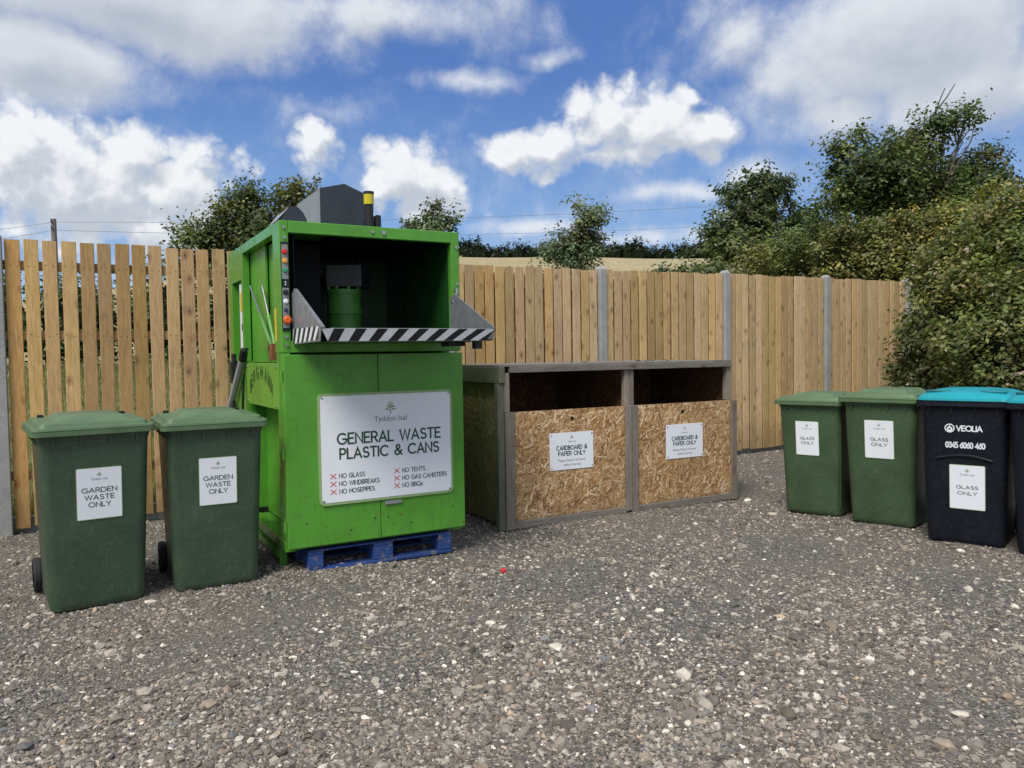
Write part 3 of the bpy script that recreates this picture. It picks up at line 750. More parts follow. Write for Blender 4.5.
# doors with seam
for x0, x1 in ((.0, .6285), (.6325, 1.268)):
    mb = MB(); mb.box(x0, x1, -.028, -.002, .182, 1.440, bev=.004)
    d = mb.build('door', GREEN, mc)
    mb = MB()
    for z in (.33, .80, 1.30):
        xx = -.010 if x0 == 0 else 1.278
        mb.cut(); mb.tube([(xx, -.012, z-.035), (xx, -.012, z+.035)], .010, 10)
    if x0 == 0: mb.build('hinge', GREEN, d)
    mb = MB()
    for xx, zz in ((x0+.12 if x0 == 0 else x1-.10, .34), (x0+.42 if x0 == 0 else x1-.42, .26), (x1-.04 if x0 == 0 else x0+.05, .32)):
        mb.cut(); mb.tube([(xx, -.0275, zz), (xx, -.0295, zz)], .006, 8)
    mb.build('bolt_hole', BLACK, d)
mb = MB(); mb.box(.66, .78, -.040, -.029, .405, .430, bev=.003); mb.build('door_latch', GREY_LT, mc)
# corner bolts of the hopper frame
mb = MB()
for x, z in ((.028, 2.255), (.030, 2.19), (.028, 1.555), (.030, 1.50), (1.245, 2.19), (1.245, 1.93), (1.245, 1.62), (.62, 2.262)):
    mb.cut(); mb.tube([(x, -.001, z), (x, -.009, z)], .011, 6)
mb.cut(); mb.tube([(.70, -.001, 2.262), (.70, -.008, 2.262)], .016, 12)
mb.build('bolt', STEEL, mc)
# logo plate with arched name, on the left side
mb = MB(); mb.box(-.004, .05, .12, 1.18, 1.078, 1.388, bev=.003); lp = mb.build('logo_plate', GREEN_PL, mc)
mb = MB(); fr = Frame((-.005, .66, 1.10), (0, -1, 0), (0, 0, 1)); word = 'BERGMANN'; k = 0
tot = text_w(word, .22); pos = 0
for c in word:
    w = G[c][0]; fracc = (pos+w/2)/tot; a = math.radians(158-136*fracc); cx, cy = .40*math.cos(a), .02+.20*math.sin(a)
    rot = -math.atan2(-.20*math.cos(a), .40*math.sin(a))*-1
    rot = math.atan2(.20*math.cos(a)*-1, .40*math.sin(a))
    tx, ty = math.cos(rot), math.sin(rot); sc = .080
    for stt in G[c][1]:
        pts = []
        for q in stt:
            lx, ly = (q[0]-w/2)*sc*.95, (q[1]-.5)*sc; pts.append((cx+lx*tx-ly*ty*.35, cy+lx*ty+ly))
        stroke(mb, pts, .017, fr.T, k % 4+1); k += 1
    pos += w+.22
mb.build('plate_lettering', INK_BLK, lp)
mb = MB()
for y, z in ((.17, 1.36), (1.13, 1.36), (.17, 1.10), (1.13, 1.10)): mb.cut(); mb.tube([(-.003, y, z), (-.010, y, z)], .012, 6)
mb.build('plate_bolt', STEEL, lp)
# side chamber below the plate
mb = MB(); mb.box(.20, .215, .12, 1.19, .22, 1.39); mb.build('chamber_panel', AMBER_IN, mc)
mb = MB(); mb.box(.14, .16, .75, 1.2, .22, 1.39); mb.build('chamber_wall', GREEN, mc)
mb = MB(); mb.box(.10, .195, .20, .50, .222, .42); mb.build('chamber_drum', GREY_LT, mc)
# rear side notice panel
mb = MB(); mb.box(.020, .030, 1.32, 1.50, 1.45, 2.02); wp = mb.build('white_notice', WHITE, mc)
mb = MB(); mb.box(.017, .0195, 1.35, 1.47, 1.80, 1.95); mb.build('yellow_label', YEL, wp)
mb = MB(); mb.box(.016, .0195, 1.36, 1.42, 1.64, 1.70); mb.build('handle', BLACK, wp)
mb = MB(); mb.box(-.0025, -.0005, .13, .175, 1.53, 1.745); mb.build('yellow_label', YEL, mc)
# gas struts, lever, valve
for y0, z0, xx in ((1.02, 1.965, .012), (.70, 1.94, .034)):
    mb = MB(); p0 = Vector((xx, y0, z0)); p1 = Vector((xx, .345, 1.50)); pm = p0.lerp(p1, .5)
    mb.tube([p0, pm], .008, 8); s0 = mb.build('gas_strut', STEEL, mc)
    mb = MB(); mb.tube([pm, p1], .014, 10); mb.build('strut_cylinder', STRUT, s0)
mb = MB(); mb.box(.0, .045, .30, .39, 1.405, 1.52, bev=.004); mb.build('strut_bracket', paint('rusty', (.20, .07, .03), .8, .4), mc)
mb = MB(); mb.tube([(-.03, 1.14, 1.44), (-.04, 1.75, 1.0), (-.05, 2.05, .79)], .027, 12); lev = mb.build('grey_pipe', PIPE, mc)
mb = MB(); mb.tube([(-.03, 1.17, 1.41), (-.03, 1.12, 1.465), (-.03, 1.10, 1.485)], [.032, .032, .026], 12); mb.tube([(-.03, 1.11, 1.475), (-.03, .98, 1.49)], .012, 8); mb.build('pipe_cap', BLACK, lev)
mb = MB(); mb.tube([(-.02, 1.20, 1.30), (-.03, 1.23, 1.0), (-.02, 1.26, .6)], .010, 8); mb.tube([(-.02, 1.55, 1.42), (-.03, 1.60, 1.2), (-.02, 1.62, .9)], .010, 8); mb.build('hose', BLACK, mc)
mb = MB(); mb.box(-.05, -.001, 1.55, 1.66, 1.22, 1.40, bev=.006); mb.tube([(-.02, 1.6, 1.40), (-.02, 1.6, 1.46)], .02, 8); mb.build('valve', BLACK, mc)
# control panel
mb = MB(); mb.box(.006, .054, -.006, -.0005, 1.592, 2.162); cp = mb.build('control_panel', BLACK, mc)
mb = MB(); mb.box(.010, .050, -.0095, -.0065, 1.925, 2.145); mb.box(.010, .050, -.0095, -.0065, 1.612, 1.868); mb.build('panel_face', GREY_LT, cp)
for z, r, m_, h in ((2.099, .015, REDB, .014), (2.040, .014, YELB, .010), (1.980, .013, GRNB, .010), (1.840, .014, BLACK, .016), (1.782, .013, WHITE, .008), (1.727, .011, paint('blue_knob', (.03, .06, .15), .4), .014), (1.662, .026, ORB, .034)):
    mb = MB()
    if r > .02: mb.tube([(.032, -.010, z), (.032, -.020, z), (.032, -.020, z), (.032, -.038, z), (.032, -.044, z)], [.012, .012, r, r, r*.7], 20)
    else: mb.tube([(.030, -.010, z), (.030, -.010-h, z), (.030, -.012-h, z)], [r, r, r*.8], 18); mb.tube([(.030, -.0096, z), (.030, -.0115, z)], r*1.25, 18)
    mb.build('button', m_, cp)
mb = MB(); mb.box(.012, .048, -.012, -.0065, 1.878, 1.915); mb.build('switch', BLACK, cp)
mb = MB(); mb.box(.026, .033, -.0145, -.0125, 1.900, 1.909); mb.box(.026, .033, -.0145, -.0125, 1.884, 1.893); mb.build('switch_mark', WHITE, cp)
# hopper flap: two galvanised cheeks, tray and striped lip
ch = MB(); ch.add([(.075, .03, 1.518), (.075, -.608, 1.520), (1.20, -.608, 1.520), (1.20, .03, 1.518), (.075, .03, 1.510), (.075, -.608, 1.512), (1.20, -.608, 1.512), (1.20, .03, 1.510)],
                  [(0, 1, 2, 3), (4, 5, 6, 7), (0, 1, 5, 4), (2, 3, 7, 6), (0, 3, 7, 4)])
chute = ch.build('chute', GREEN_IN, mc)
for x in (.075, 1.20):
    mb = MB(); poly = [(.02, 1.505), (.02, 1.83), (-.045, 1.852), (-.645, 1.586), (-.618, 1.514)]
    mb.prism(poly, 'x', x-.002, x+.002)
    mb.prism([(-.045, 1.852), (-.645, 1.587), (-.648, 1.595), (-.046, 1.861)], 'x', x-.002, x+.022 if x < 1 else x+.004)
    cheek = mb.build('cheek', GALV, chute)
    mb = MB(); mb.tube([(x+.003, -.02, 1.80), (x+.006 if x < 1 else x-.006, -.02, 1.80)], .012, 8)
    if x > 1: mb.tube([(x+.03, -.03, 1.855), (x+.03, -.03, 1.90)], .014, 8)
    mb.build('bolt', STEEL, cheek)
def stripes(P0, P1, P2, P3, n, name, parent, slant=.9, nrm=None):
    """alternating slanted stripes filling quad P0 P1 (bottom) P3 P2 (top); bilinear"""
    P0, P1, P2, P3 = map(Vector, (P0, P1, P2, P3)); mb = MB()
    def B(s_, t_): return (P0.lerp(P1, s_)).lerp(P3.lerp(P2, s_), t_)
    w = 1/n
    for i in range(-2, n+1):
        a, b_ = i*w, (i+1)*w; sh = slant*w
        quad = [(a, 0), (b_, 0), (b_+sh, 1), (a+sh, 1)]
        # clip to 0..1 in s
        def clip(poly, fn, x):
            out = []
            for j in range(len(poly)):
                p, q = poly[j], poly[(j+1) % len(poly)]
                if fn(p[0]): out.append(p)
                if fn(p[0]) != fn(q[0]):
                    t = (x-p[0])/(q[0]-p[0]); out.append((x, p[1]+(q[1]-p[1])*t))
            return out
        quad = clip(quad, lambda s_: s_ >= 0, 0)
        if quad: quad = clip(quad, lambda s_: s_ <= 1, 1)
        if len(quad) >= 3: mb.add([B(*q) for q in quad], [list(range(len(quad)))], mi=i % 2)
    return mb.build(name, [STRB, STRW], parent, fixn=False)
stripes((.12, -.615, 1.513), (1.160, -.615, 1.513), (1.205, -.642, 1.586), (.076, -.642, 1.586), 17, 'striped_lip', chute, 1.1)
mb = MB(); mb.prism([(-.612, 1.511), (-.639, 1.584), (-.634, 1.589), (-.604, 1.514)], 'x', .13, 1.165); mb.build('lip_backing', GALV, chute)
stripes((.0722, .015, 1.512), (.0722, -.575, 1.522), (.0722, -.600, 1.600), (.0722, .015, 1.605), 11, 'striped_cheek_band', chute, 1.0)
mb = MB(); mb.cut(); mb.box(.98, 1.10, -.42, -.30, 1.48, 1.509); mb.cut(); mb.box(1.10, 1.15, -.57, -.52, 1.46, 1.509); mb.build('flap_stop', BLACK, chute)
# roof housing
mb = MB(); mb.prism([(.357, 2.302), (.692, 2.302), (.692, 2.575), (.530, 2.637), (.357, 2.592)], 'y', .30, .93)
mb.build('roof_housing', [GREY_BOX], mc)
mb = MB(); mb.prism([(.3555, 2.303), (.3565, 2.303), (.3565, 2.588), (.3555, 2.588)], 'y', .305, .925); mb.build('housing_side_sheet', GREY_LT, mc)
mb = MB(); poly = [(.0, 2.302)]+[(.005+.055*i/6+(0.0), 2.302+.098*math.sin(PI/2*i/6)) for i in range(1, 7)]+[(.13+.065*math.sin(PI/2*i/6), 2.302+.098*math.cos(PI/2*i/6)) for i in range(0, 7)]
poly = [(.018, 2.302), (.050, 2.352), (.084, 2.396), (.108, 2.403), (.140, 2.398), (.172, 2.365), (.190, 2.330), (.200, 2.302)]
mb.prism(poly, 'y', .05, .40); mb.build('roof_cowl', GREY_BOX, mc)
mb = MB(); mb.add([(.0, .06, 2.303), (.078, .048, 2.392), (.078, .38, 2.392), (-.0, .30, 2.303)], [(0, 1, 2, 3)]); mb.build('cowl_lit_side', GREY_LT, mc)  # pale sheet painting the lit left slope of the cowl
# stack light
mb = MB(); mb.cut(); mb.tube([(.630, .08, 2.30), (.630, .08, 2.345)], .036, 16); mb.tube([(.630, .08, 2.345), (.630, .08, 2.54)], .030, 16); mb.tube([(.630, .08, 2.530), (.630, .08, 2.548)], .036, 16); mb.cut(); mb.box(.668, .706, .05, .10, 2.301, 2.39, bev=.004)
mb.build('signal_light', BLACK, mc); bc = [c for c in mc.children if c.name.startswith('signal_light')][0]
mb = MB(); mb.tube([(.630, .08, 2.461), (.630, .08, 2.5285)], .0345, 20); mb.build('lens', LENS, bc)
# big sign
fr = Frame((.690, -.0285, .812), (1, 0, 0), (0, 0, 1)); SW, SH = .965, .738
sg = plate('sign_board', fr, SW, SH, .035, .012, BORDER, mc)
plate('sign_face', fr, SW-.035, SH-.035, .026, .002, WHITE, sg, .012)
def sx(n): return (n-.5)*SW
def sy(n): return (.5-n)*SH
T = lambda x, y, z: fr.T(x, y, z+.0142)
mb = MB()
text(mb, 'GENERAL WASTE', sx(.515), sy(.41)-.034, .068, .0125, T, 'c', .765*SW, .22)
text(mb, 'PLASTIC & CANS', sx(.515), sy(.545)-.033, .066, .0125, T, 'c', .735*SW, .22)
mb.build('lettering', INK_G, sg)
mb = MB(); mx = MB()
for x, rows_ in ((.07, ('NO GLASS', 'NO WINDBREAKS', 'NO HOSEPIPES')), (.530, ('NO TENTS', 'NO GAS CANISTERS', 'NO BBQs'))):
    for i, t in enumerate(rows_):
        y = sy(.742+.070*i)
        mb.cut(); text(mb, t, sx(x+.068), y-.0145, .028, .0050, T, 'l', text_w(t, .24)*.0246, .24)
        mx.cut()
        for q in ([(-1, -1), (1, 1)], [(-1, 1), (1, -1)]):
            stroke(mx, [(sx(x+.026)+.0185*a, y+.0155*b_) for a, b_ in q], .0055, T, 1 if q[0][1] < 0 else 2)
mb.build('small_lettering', INK, sg); mx.build('red_cross', RED_X, sg)
leaf_logo(fr, sx(.52), sy(.145), .085, sg, .0142)
font_text('name_lettering', 'Tyddyn Isaf', .052, GREY_INK, sg, fr.M(sx(.52), sy(.25), .0155))
mb = MB()
for x in (.03, .97):
    for y in (.04, .96): mb.cut(); mb.tube([fr.T(sx(x), sy(y), .0135), fr.T(sx(x), sy(y), .0165)], .007, 10)
mb.build('screw', STEEL, sg)

# blue pallet poking out under the machine
pl_ = empty('wooden_pallet', (-1.47, 4.94, 0), MA, 'worn blue wooden pallet under the front of the green compactor', 'pallet')
PX0, PX1 = .135, 1.170
for x0, x1 in ((PX0, PX0+.10), ((PX0+PX1)/2-.07, (PX0+PX1)/2+.07), (PX1-.10, PX1)):
    for y0 in (.002, .32, .66):
        mb = MB(); mb.box(x0, x1, y0, y0+.14, .024, .120, bev=.004); mb.build('block', PALLET, pl_)
for i, y0 in enumerate((.0, .22, .44, .66)):
    mb = MB(); mb.box(PX0, PX1, y0, y0+(.10 if i else .14), .1385, .149, bev=.003); mb.build('deck_board', PALLET, pl_)
for y0 in (.0, .32, .66):
    mb = MB(); mb.box(PX0, PX1, y0, y0+.12, .0, .0225, bev=.003); mb.build('bottom_board', PALLET, pl_)
for x0, x1 in ((PX0, PX0+.10), ((PX0+PX1)/2-.07, (PX0+PX1)/2+.07), (PX1-.10, PX1)):
    mb = MB(); mb.box(x0, x1, .0, .80, .1215, .137, bev=.003); mb.build('stringer_board', PALLET, pl_)

# ================================================================== CARDBOARD BAY
OA = math.atan2(1.168, 2.147)
ob = empty('recycling_bay', (-.026, 6.201, 0), OA, 'low two bay timber and chipboard bunker marked cardboard and paper only', 'storage bay')
def flakes(mb, n, T, w, h, rect=None, dens=1, lmin=.025, lmax=.12, dark=1, zr=.0022):
    """wood strands pressed into a board, clipped to w x h; T maps to 3D"""
    for i in range(n):
        x = random.random()*w; y = random.random()*h; a = random.gauss(.9, .75); l = random.uniform(lmin, lmax)/2; wd = random.uniform(.005, .020)/2
        z = random.random()*zr; ca, sa = math.cos(a), math.sin(a)
        P = []
        for px_, py_ in ((-l, -wd), (l*.8, -wd*random.uniform(.6, 1.1)), (l, wd*.4), (-l*.9, wd)):
            X = min(w, max(0, x+px_*ca-py_*sa)); Yy = min(h, max(0, y+px_*sa+py_*ca)); P.append(T(X, Yy, z))
        t = random.random()
        c = [(.50, .31, .145), (.41, .235, .10), (.62, .43, .24), (.32, .165, .07), (.46, .27, .12), (.74, .57, .37), (.23, .115, .05)][min(6, int(random.random()**1.15*7))]
        k = random.uniform(.8, 1.15)*dark
        mb.add(P, [(0, 1, 2, 3)], (c[0]*k, c[1]*k, c[2]*k))
BW, BH, BD = 2.43, 1.272, 1.22
def panel(name, x0, x1, y0, y1, z0, z1, face, m_, n, parent=None, inner=None):
    """OSB sheet with strands on its given outward faces ('-y','-x','+x')"""
    mb = MB(); mb.box(x0, x1, y0, y1, z0, z1, (.36, .22, .10))
    for fc in face:
        if fc == '-y': flakes(mb, n, lambda a, b_, z: (x0+a, y0-.0004-z, z0+b_), x1-x0, z1-z0)
        if fc == '+y': flakes(mb, n, lambda a, b_, z: (x0+a, y1+.0004+z, z0+b_), x1-x0, z1-z0)
        if fc == '-x': flakes(mb, n, lambda a, b_, z: (x0-.0004-z, y0+a, z0+b_), y1-y0, z1-z0)
        if fc == '+x': flakes(mb, n, lambda a, b_, z: (x1+.0004+z, y0+a, z0+b_), y1-y0, z1-z0)
    return mb.build(name, m_, parent or ob, fixn=False)
panel('front_panel', .036, 1.146, -.006, .006, .065, .953, ['-y'], OSB, 7500)
panel('front_panel', 1.284, 2.392, -.006, .006, .065, .953, ['-y'], OSB, 7500)
panel('side_panel', -.048, -.034, .06, BD, .03, 1.19, ['-x'], OSB_M, 4500)
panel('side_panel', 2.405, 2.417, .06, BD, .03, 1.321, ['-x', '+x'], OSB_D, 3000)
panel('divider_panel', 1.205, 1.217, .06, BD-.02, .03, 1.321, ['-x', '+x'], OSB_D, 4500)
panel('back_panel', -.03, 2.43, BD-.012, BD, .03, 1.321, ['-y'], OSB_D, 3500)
mb = MB(); mb.box(-.10, 2.40, -.02, BD+.02, 1.322, 1.335, rnd3()); mb.build('roof_board', GREYWX, ob)
def timber(name, x0, x1, y0, y1, z0, z1, m_):
    mb = MB(); mb.box(x0, x1, y0, y1, z0, z1, rnd3(), bev=.003); return mb.build(name, m_, ob)
timber('top_rail', -.004, 2.398, -.034, .012, 1.272, 1.321, GREYWX)
timber('side_rail', -.105, -.049, -.030, BD, 1.19, 1.3205, MOSSW)
timber('post', -.110, -.052, -.014, .045, 0, 1.189, MOSSW)
timber('post', -.0515, -.004, -.020, .030, .956, 1.271, GREYW)
timber('front_stile', -.05, .034, -.030, .012, .0, .954, GREYW)
timber('post', 1.150, 1.200, -.004, .045, 0, 1.2715, GREYW)
timber('post', 1.2015, 1.245, -.012, .045, .956, 1.2715, GREYW)
timber('front_stile', 1.148, 1.205, -.032, -.006, .03, .958, GREYW)
timber('front_stile', 1.2065, 1.282, -.024, .012, .0, .955, GREYW)
timber('post', 2.350, 2.404, -.008, .050, .956, 1.2715, GREYW)
timber('front_stile', 2.394, 2.460, -.030, .012, .0, .955, GREYW)
timber('bottom_rail', .036, 1.146, -.028, .012, .004, .063, GREYWX)
timber('bottom_rail', 1.284, 2.392, -.028, .012, .004, .063, GREYWX)
mb = MB()
for x in (.595, 1.80): mb.cut(); mb.tube([(x, -.0085, .874), (x, -.0105, .874)], .017, 16)
mb.build('finger_hole', BLACK, ob)
mb = MB()   # twigs and scraps lying on the roof edge
for i in range(10):
    mb.cut(); x = random.choice((.6, .75, 1.5, 1.75, 1.8))+random.uniform(-.1, .1); a = random.random()*3
    mb.tube([(x, .1, 1.34), (x+.04*math.cos(a), .1+.04*math.sin(a), 1.352)], .004, 5)
dbr = mb.build('roof_debris', BARK, ob)
for x0, tk in ((.588, 0), (1.823, 0)):
    fr = Frame((x0, -.0095, .602), (1, 0, 0), (0, 0, 1)); w, h = .435, .312
    sb = plate('sign_board', fr, w, h, .006, .004, WHITE, ob)
    leaf_logo(fr, 0, h*.37, h*.11, sb, .0042)
    font_text('name_lettering', 'Tyddyn Isaf', .018, GREY_INK, sb, fr.M(0, h*.25, .0050))
    mb = MB(); T = lambda x, y, z: fr.T(x, y, z+.0044)
    text(mb, 'CARDBOARD &', 0, h*.09-.017, .033, .0065, T, 'c', .70*w); text(mb, 'PAPER ONLY', 0, -h*.065-.017, .033, .0065, T, 'c', .62*w)
    mb.build('lettering', INK, sb)
    font_text('small_lettering', 'Please flatten all boxes', .030, GREY_INK, sb, fr.M(0, -h*.25, .0050))
    font_text('small_lettering', 'before leaving', .030, GREY_INK, sb, fr.M(0, -h*.37, .0050))
    mb = MB()
    for x in (-.49, .49):
        for y in (-.45, .45): mb.cut(); mb.tube([fr.T(x*w*.95, y*h*.98, .0040), fr.T(x*w*.95, y*h*.98, .0065)], .006, 8)
    mb.build('screw', STEEL, sb)

# red bottle cap on the gravel
mb = MB(); mb.tube([(0, 0, 0), (0, 0, .012), (.0, 0, .016)], [.019, .018, .014], 14)
cp_ = mb.build('bottle_cap', plain('red_plastic', (.60, .02, .03), .35)); cp_.location = (-.075, 4.95, .014); cp_.rotation_euler = (.3, .2, 0)
setattrs(cp_, label='tiny red cap lying on the gravel in front of the compactor', category='cap')

# ================================================================== PLANTS
def leaf_mesh(name, blobs, n, size, cols, parent, shell=.45, clump=26, cl_r=.22, droop=.3, flat=.6, keepfn=None, low_dark=None):
    """n leaves grouped in clumps spread through ellipsoids (cx,cy,cz,rx,ry,rz,weight)"""
    B = np.array(blobs, float); w = B[:, 6]*B[:, 3]*B[:, 5]; w /= w.sum()
    nc = max(1, n//clump); bi = RNG.choice(len(B), nc, p=w)
    d = RNG.normal(size=(nc, 3)); d /= np.linalg.norm(d, axis=1)[:, None]
    rad = (shell+(1-shell)*RNG.random(nc))**1.0
    rad = rad*(1+.13*np.sin(d[:, 0]*7+bi)+.13*np.sin(d[:, 2]*9+2*bi)+.09*RNG.normal(size=nc))
    cc = B[bi, :3]+d*B[bi, 3:6]*rad[:, None]
    ci = np.repeat(np.arange(nc), clump)
    # elongated sprays
    ax = RNG.normal(size=(nc, 3))+d*1.1; ax[:, 2] += .25; ax /= np.linalg.norm(ax, axis=1)[:, None]
    t = RNG.normal(size=len(ci))
    P = cc[ci]+ax[ci]*(t*cl_r)[:, None]+RNG.normal(size=(len(ci), 3))*cl_r*.42
    m_ = len(P)
    nr = RNG.normal(size=(m_, 3))*.62+d[ci]*.75; nr[:, 2] = np.abs(nr[:, 2])+flat*.8; nr /= np.linalg.norm(nr, axis=1)[:, None]
    a = RNG.normal(size=(m_, 3)); a -= nr*(a*nr).sum(1)[:, None]; a /= np.linalg.norm(a, axis=1)[:, None]; b_ = np.cross(nr, a)
    L = size*(.6+.8*RNG.random(m_))[:, None]; W = L*.55
    V = np.stack([P-a*L, P+b_*W, P+a*L, P-b_*W], 1).reshape(-1, 3)
    V[:, 2] -= 0
    cl = np.array(cols); cw = RNG.choice(len(cl), nc)
    lc = cl[RNG.choice(len(cl), m_)]*.3+cl[cw][ci]*.7
    bt = (.72+.55*RNG.random(len(B)))[:, None]*np.stack([.85+.35*RNG.random(len(B)), np.ones(len(B)), .8+.3*RNG.random(len(B))], 1)
    lc = lc*bt[bi][ci]
    lc = lc*(.80+.36*RNG.random((m_, 1)))*(.50+.95*RNG.random(nc))[ci][:, None]; lc = lc*.88+lc.mean(1)[:, None]*.12
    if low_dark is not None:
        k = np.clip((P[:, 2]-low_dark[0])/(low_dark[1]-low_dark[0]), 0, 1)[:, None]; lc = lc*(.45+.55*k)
    Fq_ = np.arange(m_*4).reshape(-1, 4)
    if keepfn is not None:
        kp = keepfn(P); V = V.reshape(-1, 4, 3)[kp].reshape(-1, 3); lc = lc[kp]; Fq_ = np.arange(len(V)).reshape(-1, 4)
    return npmesh(name, V, Fq_, np.repeat(lc, 4, 0), LEAF, parent)
def limb(mb, a, b_, r0, r1, k=5, wob=.06):
    a = Vector(a); b_ = Vector(b_); L = (b_-a).length; pts = []
    for i in range(k+1):
        t = i/k; p = a.lerp(b_, t)
        if 0 < i < k: p += Vector((random.gauss(0, wob*L), random.gauss(0, wob*L), random.gauss(0, wob*L*.5)))
        pts.append(p)
    mb.tube(pts, [r0+(r1-r0)*i/k for i in range(k+1)], 7, cap=False); return pts
DARKG = [tuple(a_*b_*2.125 for a_, b_ in zip(c_, (1.06, 1.0, .88))) for c_ in [(.035, .060, .018), (.050, .080, .025), (.028, .050, .018), (.065, .095, .03)]]
GREYG = [tuple(a_*b_*2 for a_, b_ in zip(c_, (1.06, 1.0, .88))) for c_ in [(.055, .080, .040), (.075, .105, .055), (.045, .068, .032), (.10, .13, .075)]]
OLIVE = [tuple(a_*b_*2 for a_, b_ in zip(c_, (1.06, 1.0, .88))) for c_ in [(.050, .075, .020), (.075, .095, .028), (.035, .055, .018), (.095, .11, .035)]]
HEDGE = [tuple(a_*b_*2.484 for a_, b_ in zip(c_, (1.22, 1.0, .85))) for c_ in [(.045, .075, .020), (.065, .095, .026), (.035, .055, .018), (.09, .115, .035), (.075, .075, .03)]]
YELG = [tuple(a_*b_*1.725 for a_, b_ in zip(c_, (1.22, 1.0, .85))) for c_ in [(.16, .19, .04), (.12, .16, .035), (.20, .21, .06), (.09, .13, .03)]]
def tree(name, label, px_blobs, Y, trunk_px, n, size, cols, cat='tree', group=None, thick=.10, clump=22, cl_r=.16, shell=.25, flat=.6, twigs=()):
    """px_blobs: (px, py, rx px, ry px, weight) ellipsoids of the crown at depth Y"""
    k = Y/f_px
    bs = []
    for (px_, py_, rx, ry, w) in px_blobs:
        p = at(px_, py_, Y+random.uniform(-.5, .5)); bs.append((p.x, p.y, p.z, rx*k, max(rx, ry)*k*.8, ry*k, w))
    base = at(trunk_px, 330, Y); gz_ = hter(base.x, base.y)
    t = empty(name, (base.x, base.y, gz_), 0, label, cat, group)
    o = Vector((base.x, base.y, gz_))
    bs = [(x-o.x, y-o.y, z-o.z, a, b_, c, w) for x, y, z, a, b_, c, w in bs]
    leaf_mesh('crown', bs, n, size, cols, t, shell, clump, cl_r, flat=flat)
    mb = MB(); zmin = min(q[2]-q[5] for q in bs); fork = Vector((0, 0, max(.5, zmin*.8)))
    cen = sum((Vector(q[:3]) for q in bs), Vector())/len(bs)
    f2 = Vector((cen.x*.35, cen.y*.35, max(fork.z, cen.z*.55)))
    limb(mb, (0, 0, -.1), f2, thick, thick*.7, 5, .03)
    for q in bs:
        c = Vector(q[:3]); pts = limb(mb, f2, c, thick*.38, thick*.14, 5, .05)
        for j in range(5):
            d = Vector((random.gauss(0, 1), random.gauss(0, 1), random.gauss(.4, .8))).normalized()
            e = c+Vector((d.x*q[3], d.y*q[4], d.z*q[5]))*.8
            limb(mb, pts[random.randint(2, 5)], e, thick*.17, thick*.03, 4, .06)
    for a, b_ in twigs:
        A = at(*a, Y)-o; B_ = at(*b_, Y)-o; limb(mb, A, B_, thick*.22, thick*.06, 5, .02)
    mb.build('trunk', BARK, t)
    return t
tree('apple_tree', 'leafy tree rising behind the fence just left of the green compactor',
     [(262, 232, 48, 30, 1), (292, 205, 24, 24, .7), (215, 236, 40, 20, .9), (248, 200, 24, 20, .8), (185, 240, 22, 9, .5), (228, 208, 20, 16, .6), (296, 190, 12, 14, .6), (314, 198, 7, 12, .35), (318, 180, 7, 6, .25), (172, 228, 14, 5, .3), (270, 262, 60, 22, .7), (205, 262, 50, 18, .7)],
     15, 262, 26000, .038, OLIVE, thick=.09, clump=15, cl_r=.13, shell=.15)
tree('young_tree', 'small pale leaved tree peeking over the right corner of the compactor roof',
     [(432, 226, 24, 12, 1), (433, 210, 9, 11, .6), (450, 222, 12, 10, .5), (412, 228, 14, 8, .5), (432, 252, 26, 24, .8)], 20, 434, 5000, .050, GREYG, thick=.06, clump=12, cl_r=.13, shell=.15)
tree('young_tree', 'slim wispy young tree standing alone behind the middle of the fence',
     [(582, 240, 28, 20, 1), (590, 218, 18, 16, .7), (577, 206, 10, 10, .4), (568, 254, 34, 16, .9), (603, 212, 10, 10, .35), (555, 248, 18, 10, .5), (580, 282, 34, 24, .8)], 22, 580, 12500, .050, GREYG, thick=.06, clump=14, cl_r=.14, shell=.15)
tree('bushy_tree', 'round dark tree behind the fence, left neighbour of the big windswept tree',
     [(752, 218, 40, 36, 1.3), (768, 188, 30, 20, 1), (722, 234, 28, 14, .8), (795, 238, 24, 30, 1), (742, 248, 48, 20, 1), (735, 195, 18, 14, .6), (785, 178, 12, 8, .4), (705, 228, 14, 5, .35), (760, 285, 50, 30, .8)],
     19, 757, 26000, .052, DARKG+GREYG, thick=.14, clump=26, cl_r=.15, shell=.2)
tree('windswept_tree', 'tallest tree at right, swept sideways by wind, with bare twigs on top',
     [(885, 172, 46, 34, 1.2), (852, 198, 38, 30, 1.1), (915, 150, 34, 26, 1), (945, 122, 34, 13, .8), (968, 112, 18, 9, .5), (970, 172, 42, 18, 1), (1000, 182, 26, 14, .7), (905, 205, 60, 22, 1.1), (842, 150, 22, 16, .7), (955, 195, 45, 20, 1), (862, 135, 14, 8, .4), (890, 235, 60, 25, .8), (985, 155, 26, 10, .6), (832, 175, 14, 14, .5), (925, 182, 30, 20, .8)],
     17, 905, 40000, .046, DARKG+OLIVE[:2], thick=.15, clump=24, cl_r=.15, shell=.2, twigs=[((905, 200), (925, 112)), ((920, 140), (955, 84)), ((915, 150), (945, 88)), ((905, 215), (902, 170))])
# extra small trees filling the gap between
tree('bushy_tree', 'smaller dark tree in the gap between the round tree and the windswept tree',
     [(815, 235, 22, 26, 1), (808, 218, 14, 12, .6), (832, 245, 26, 20, 1)], 20, 818, 11000, .042, DARKG, thick=.08, cl_r=.14)

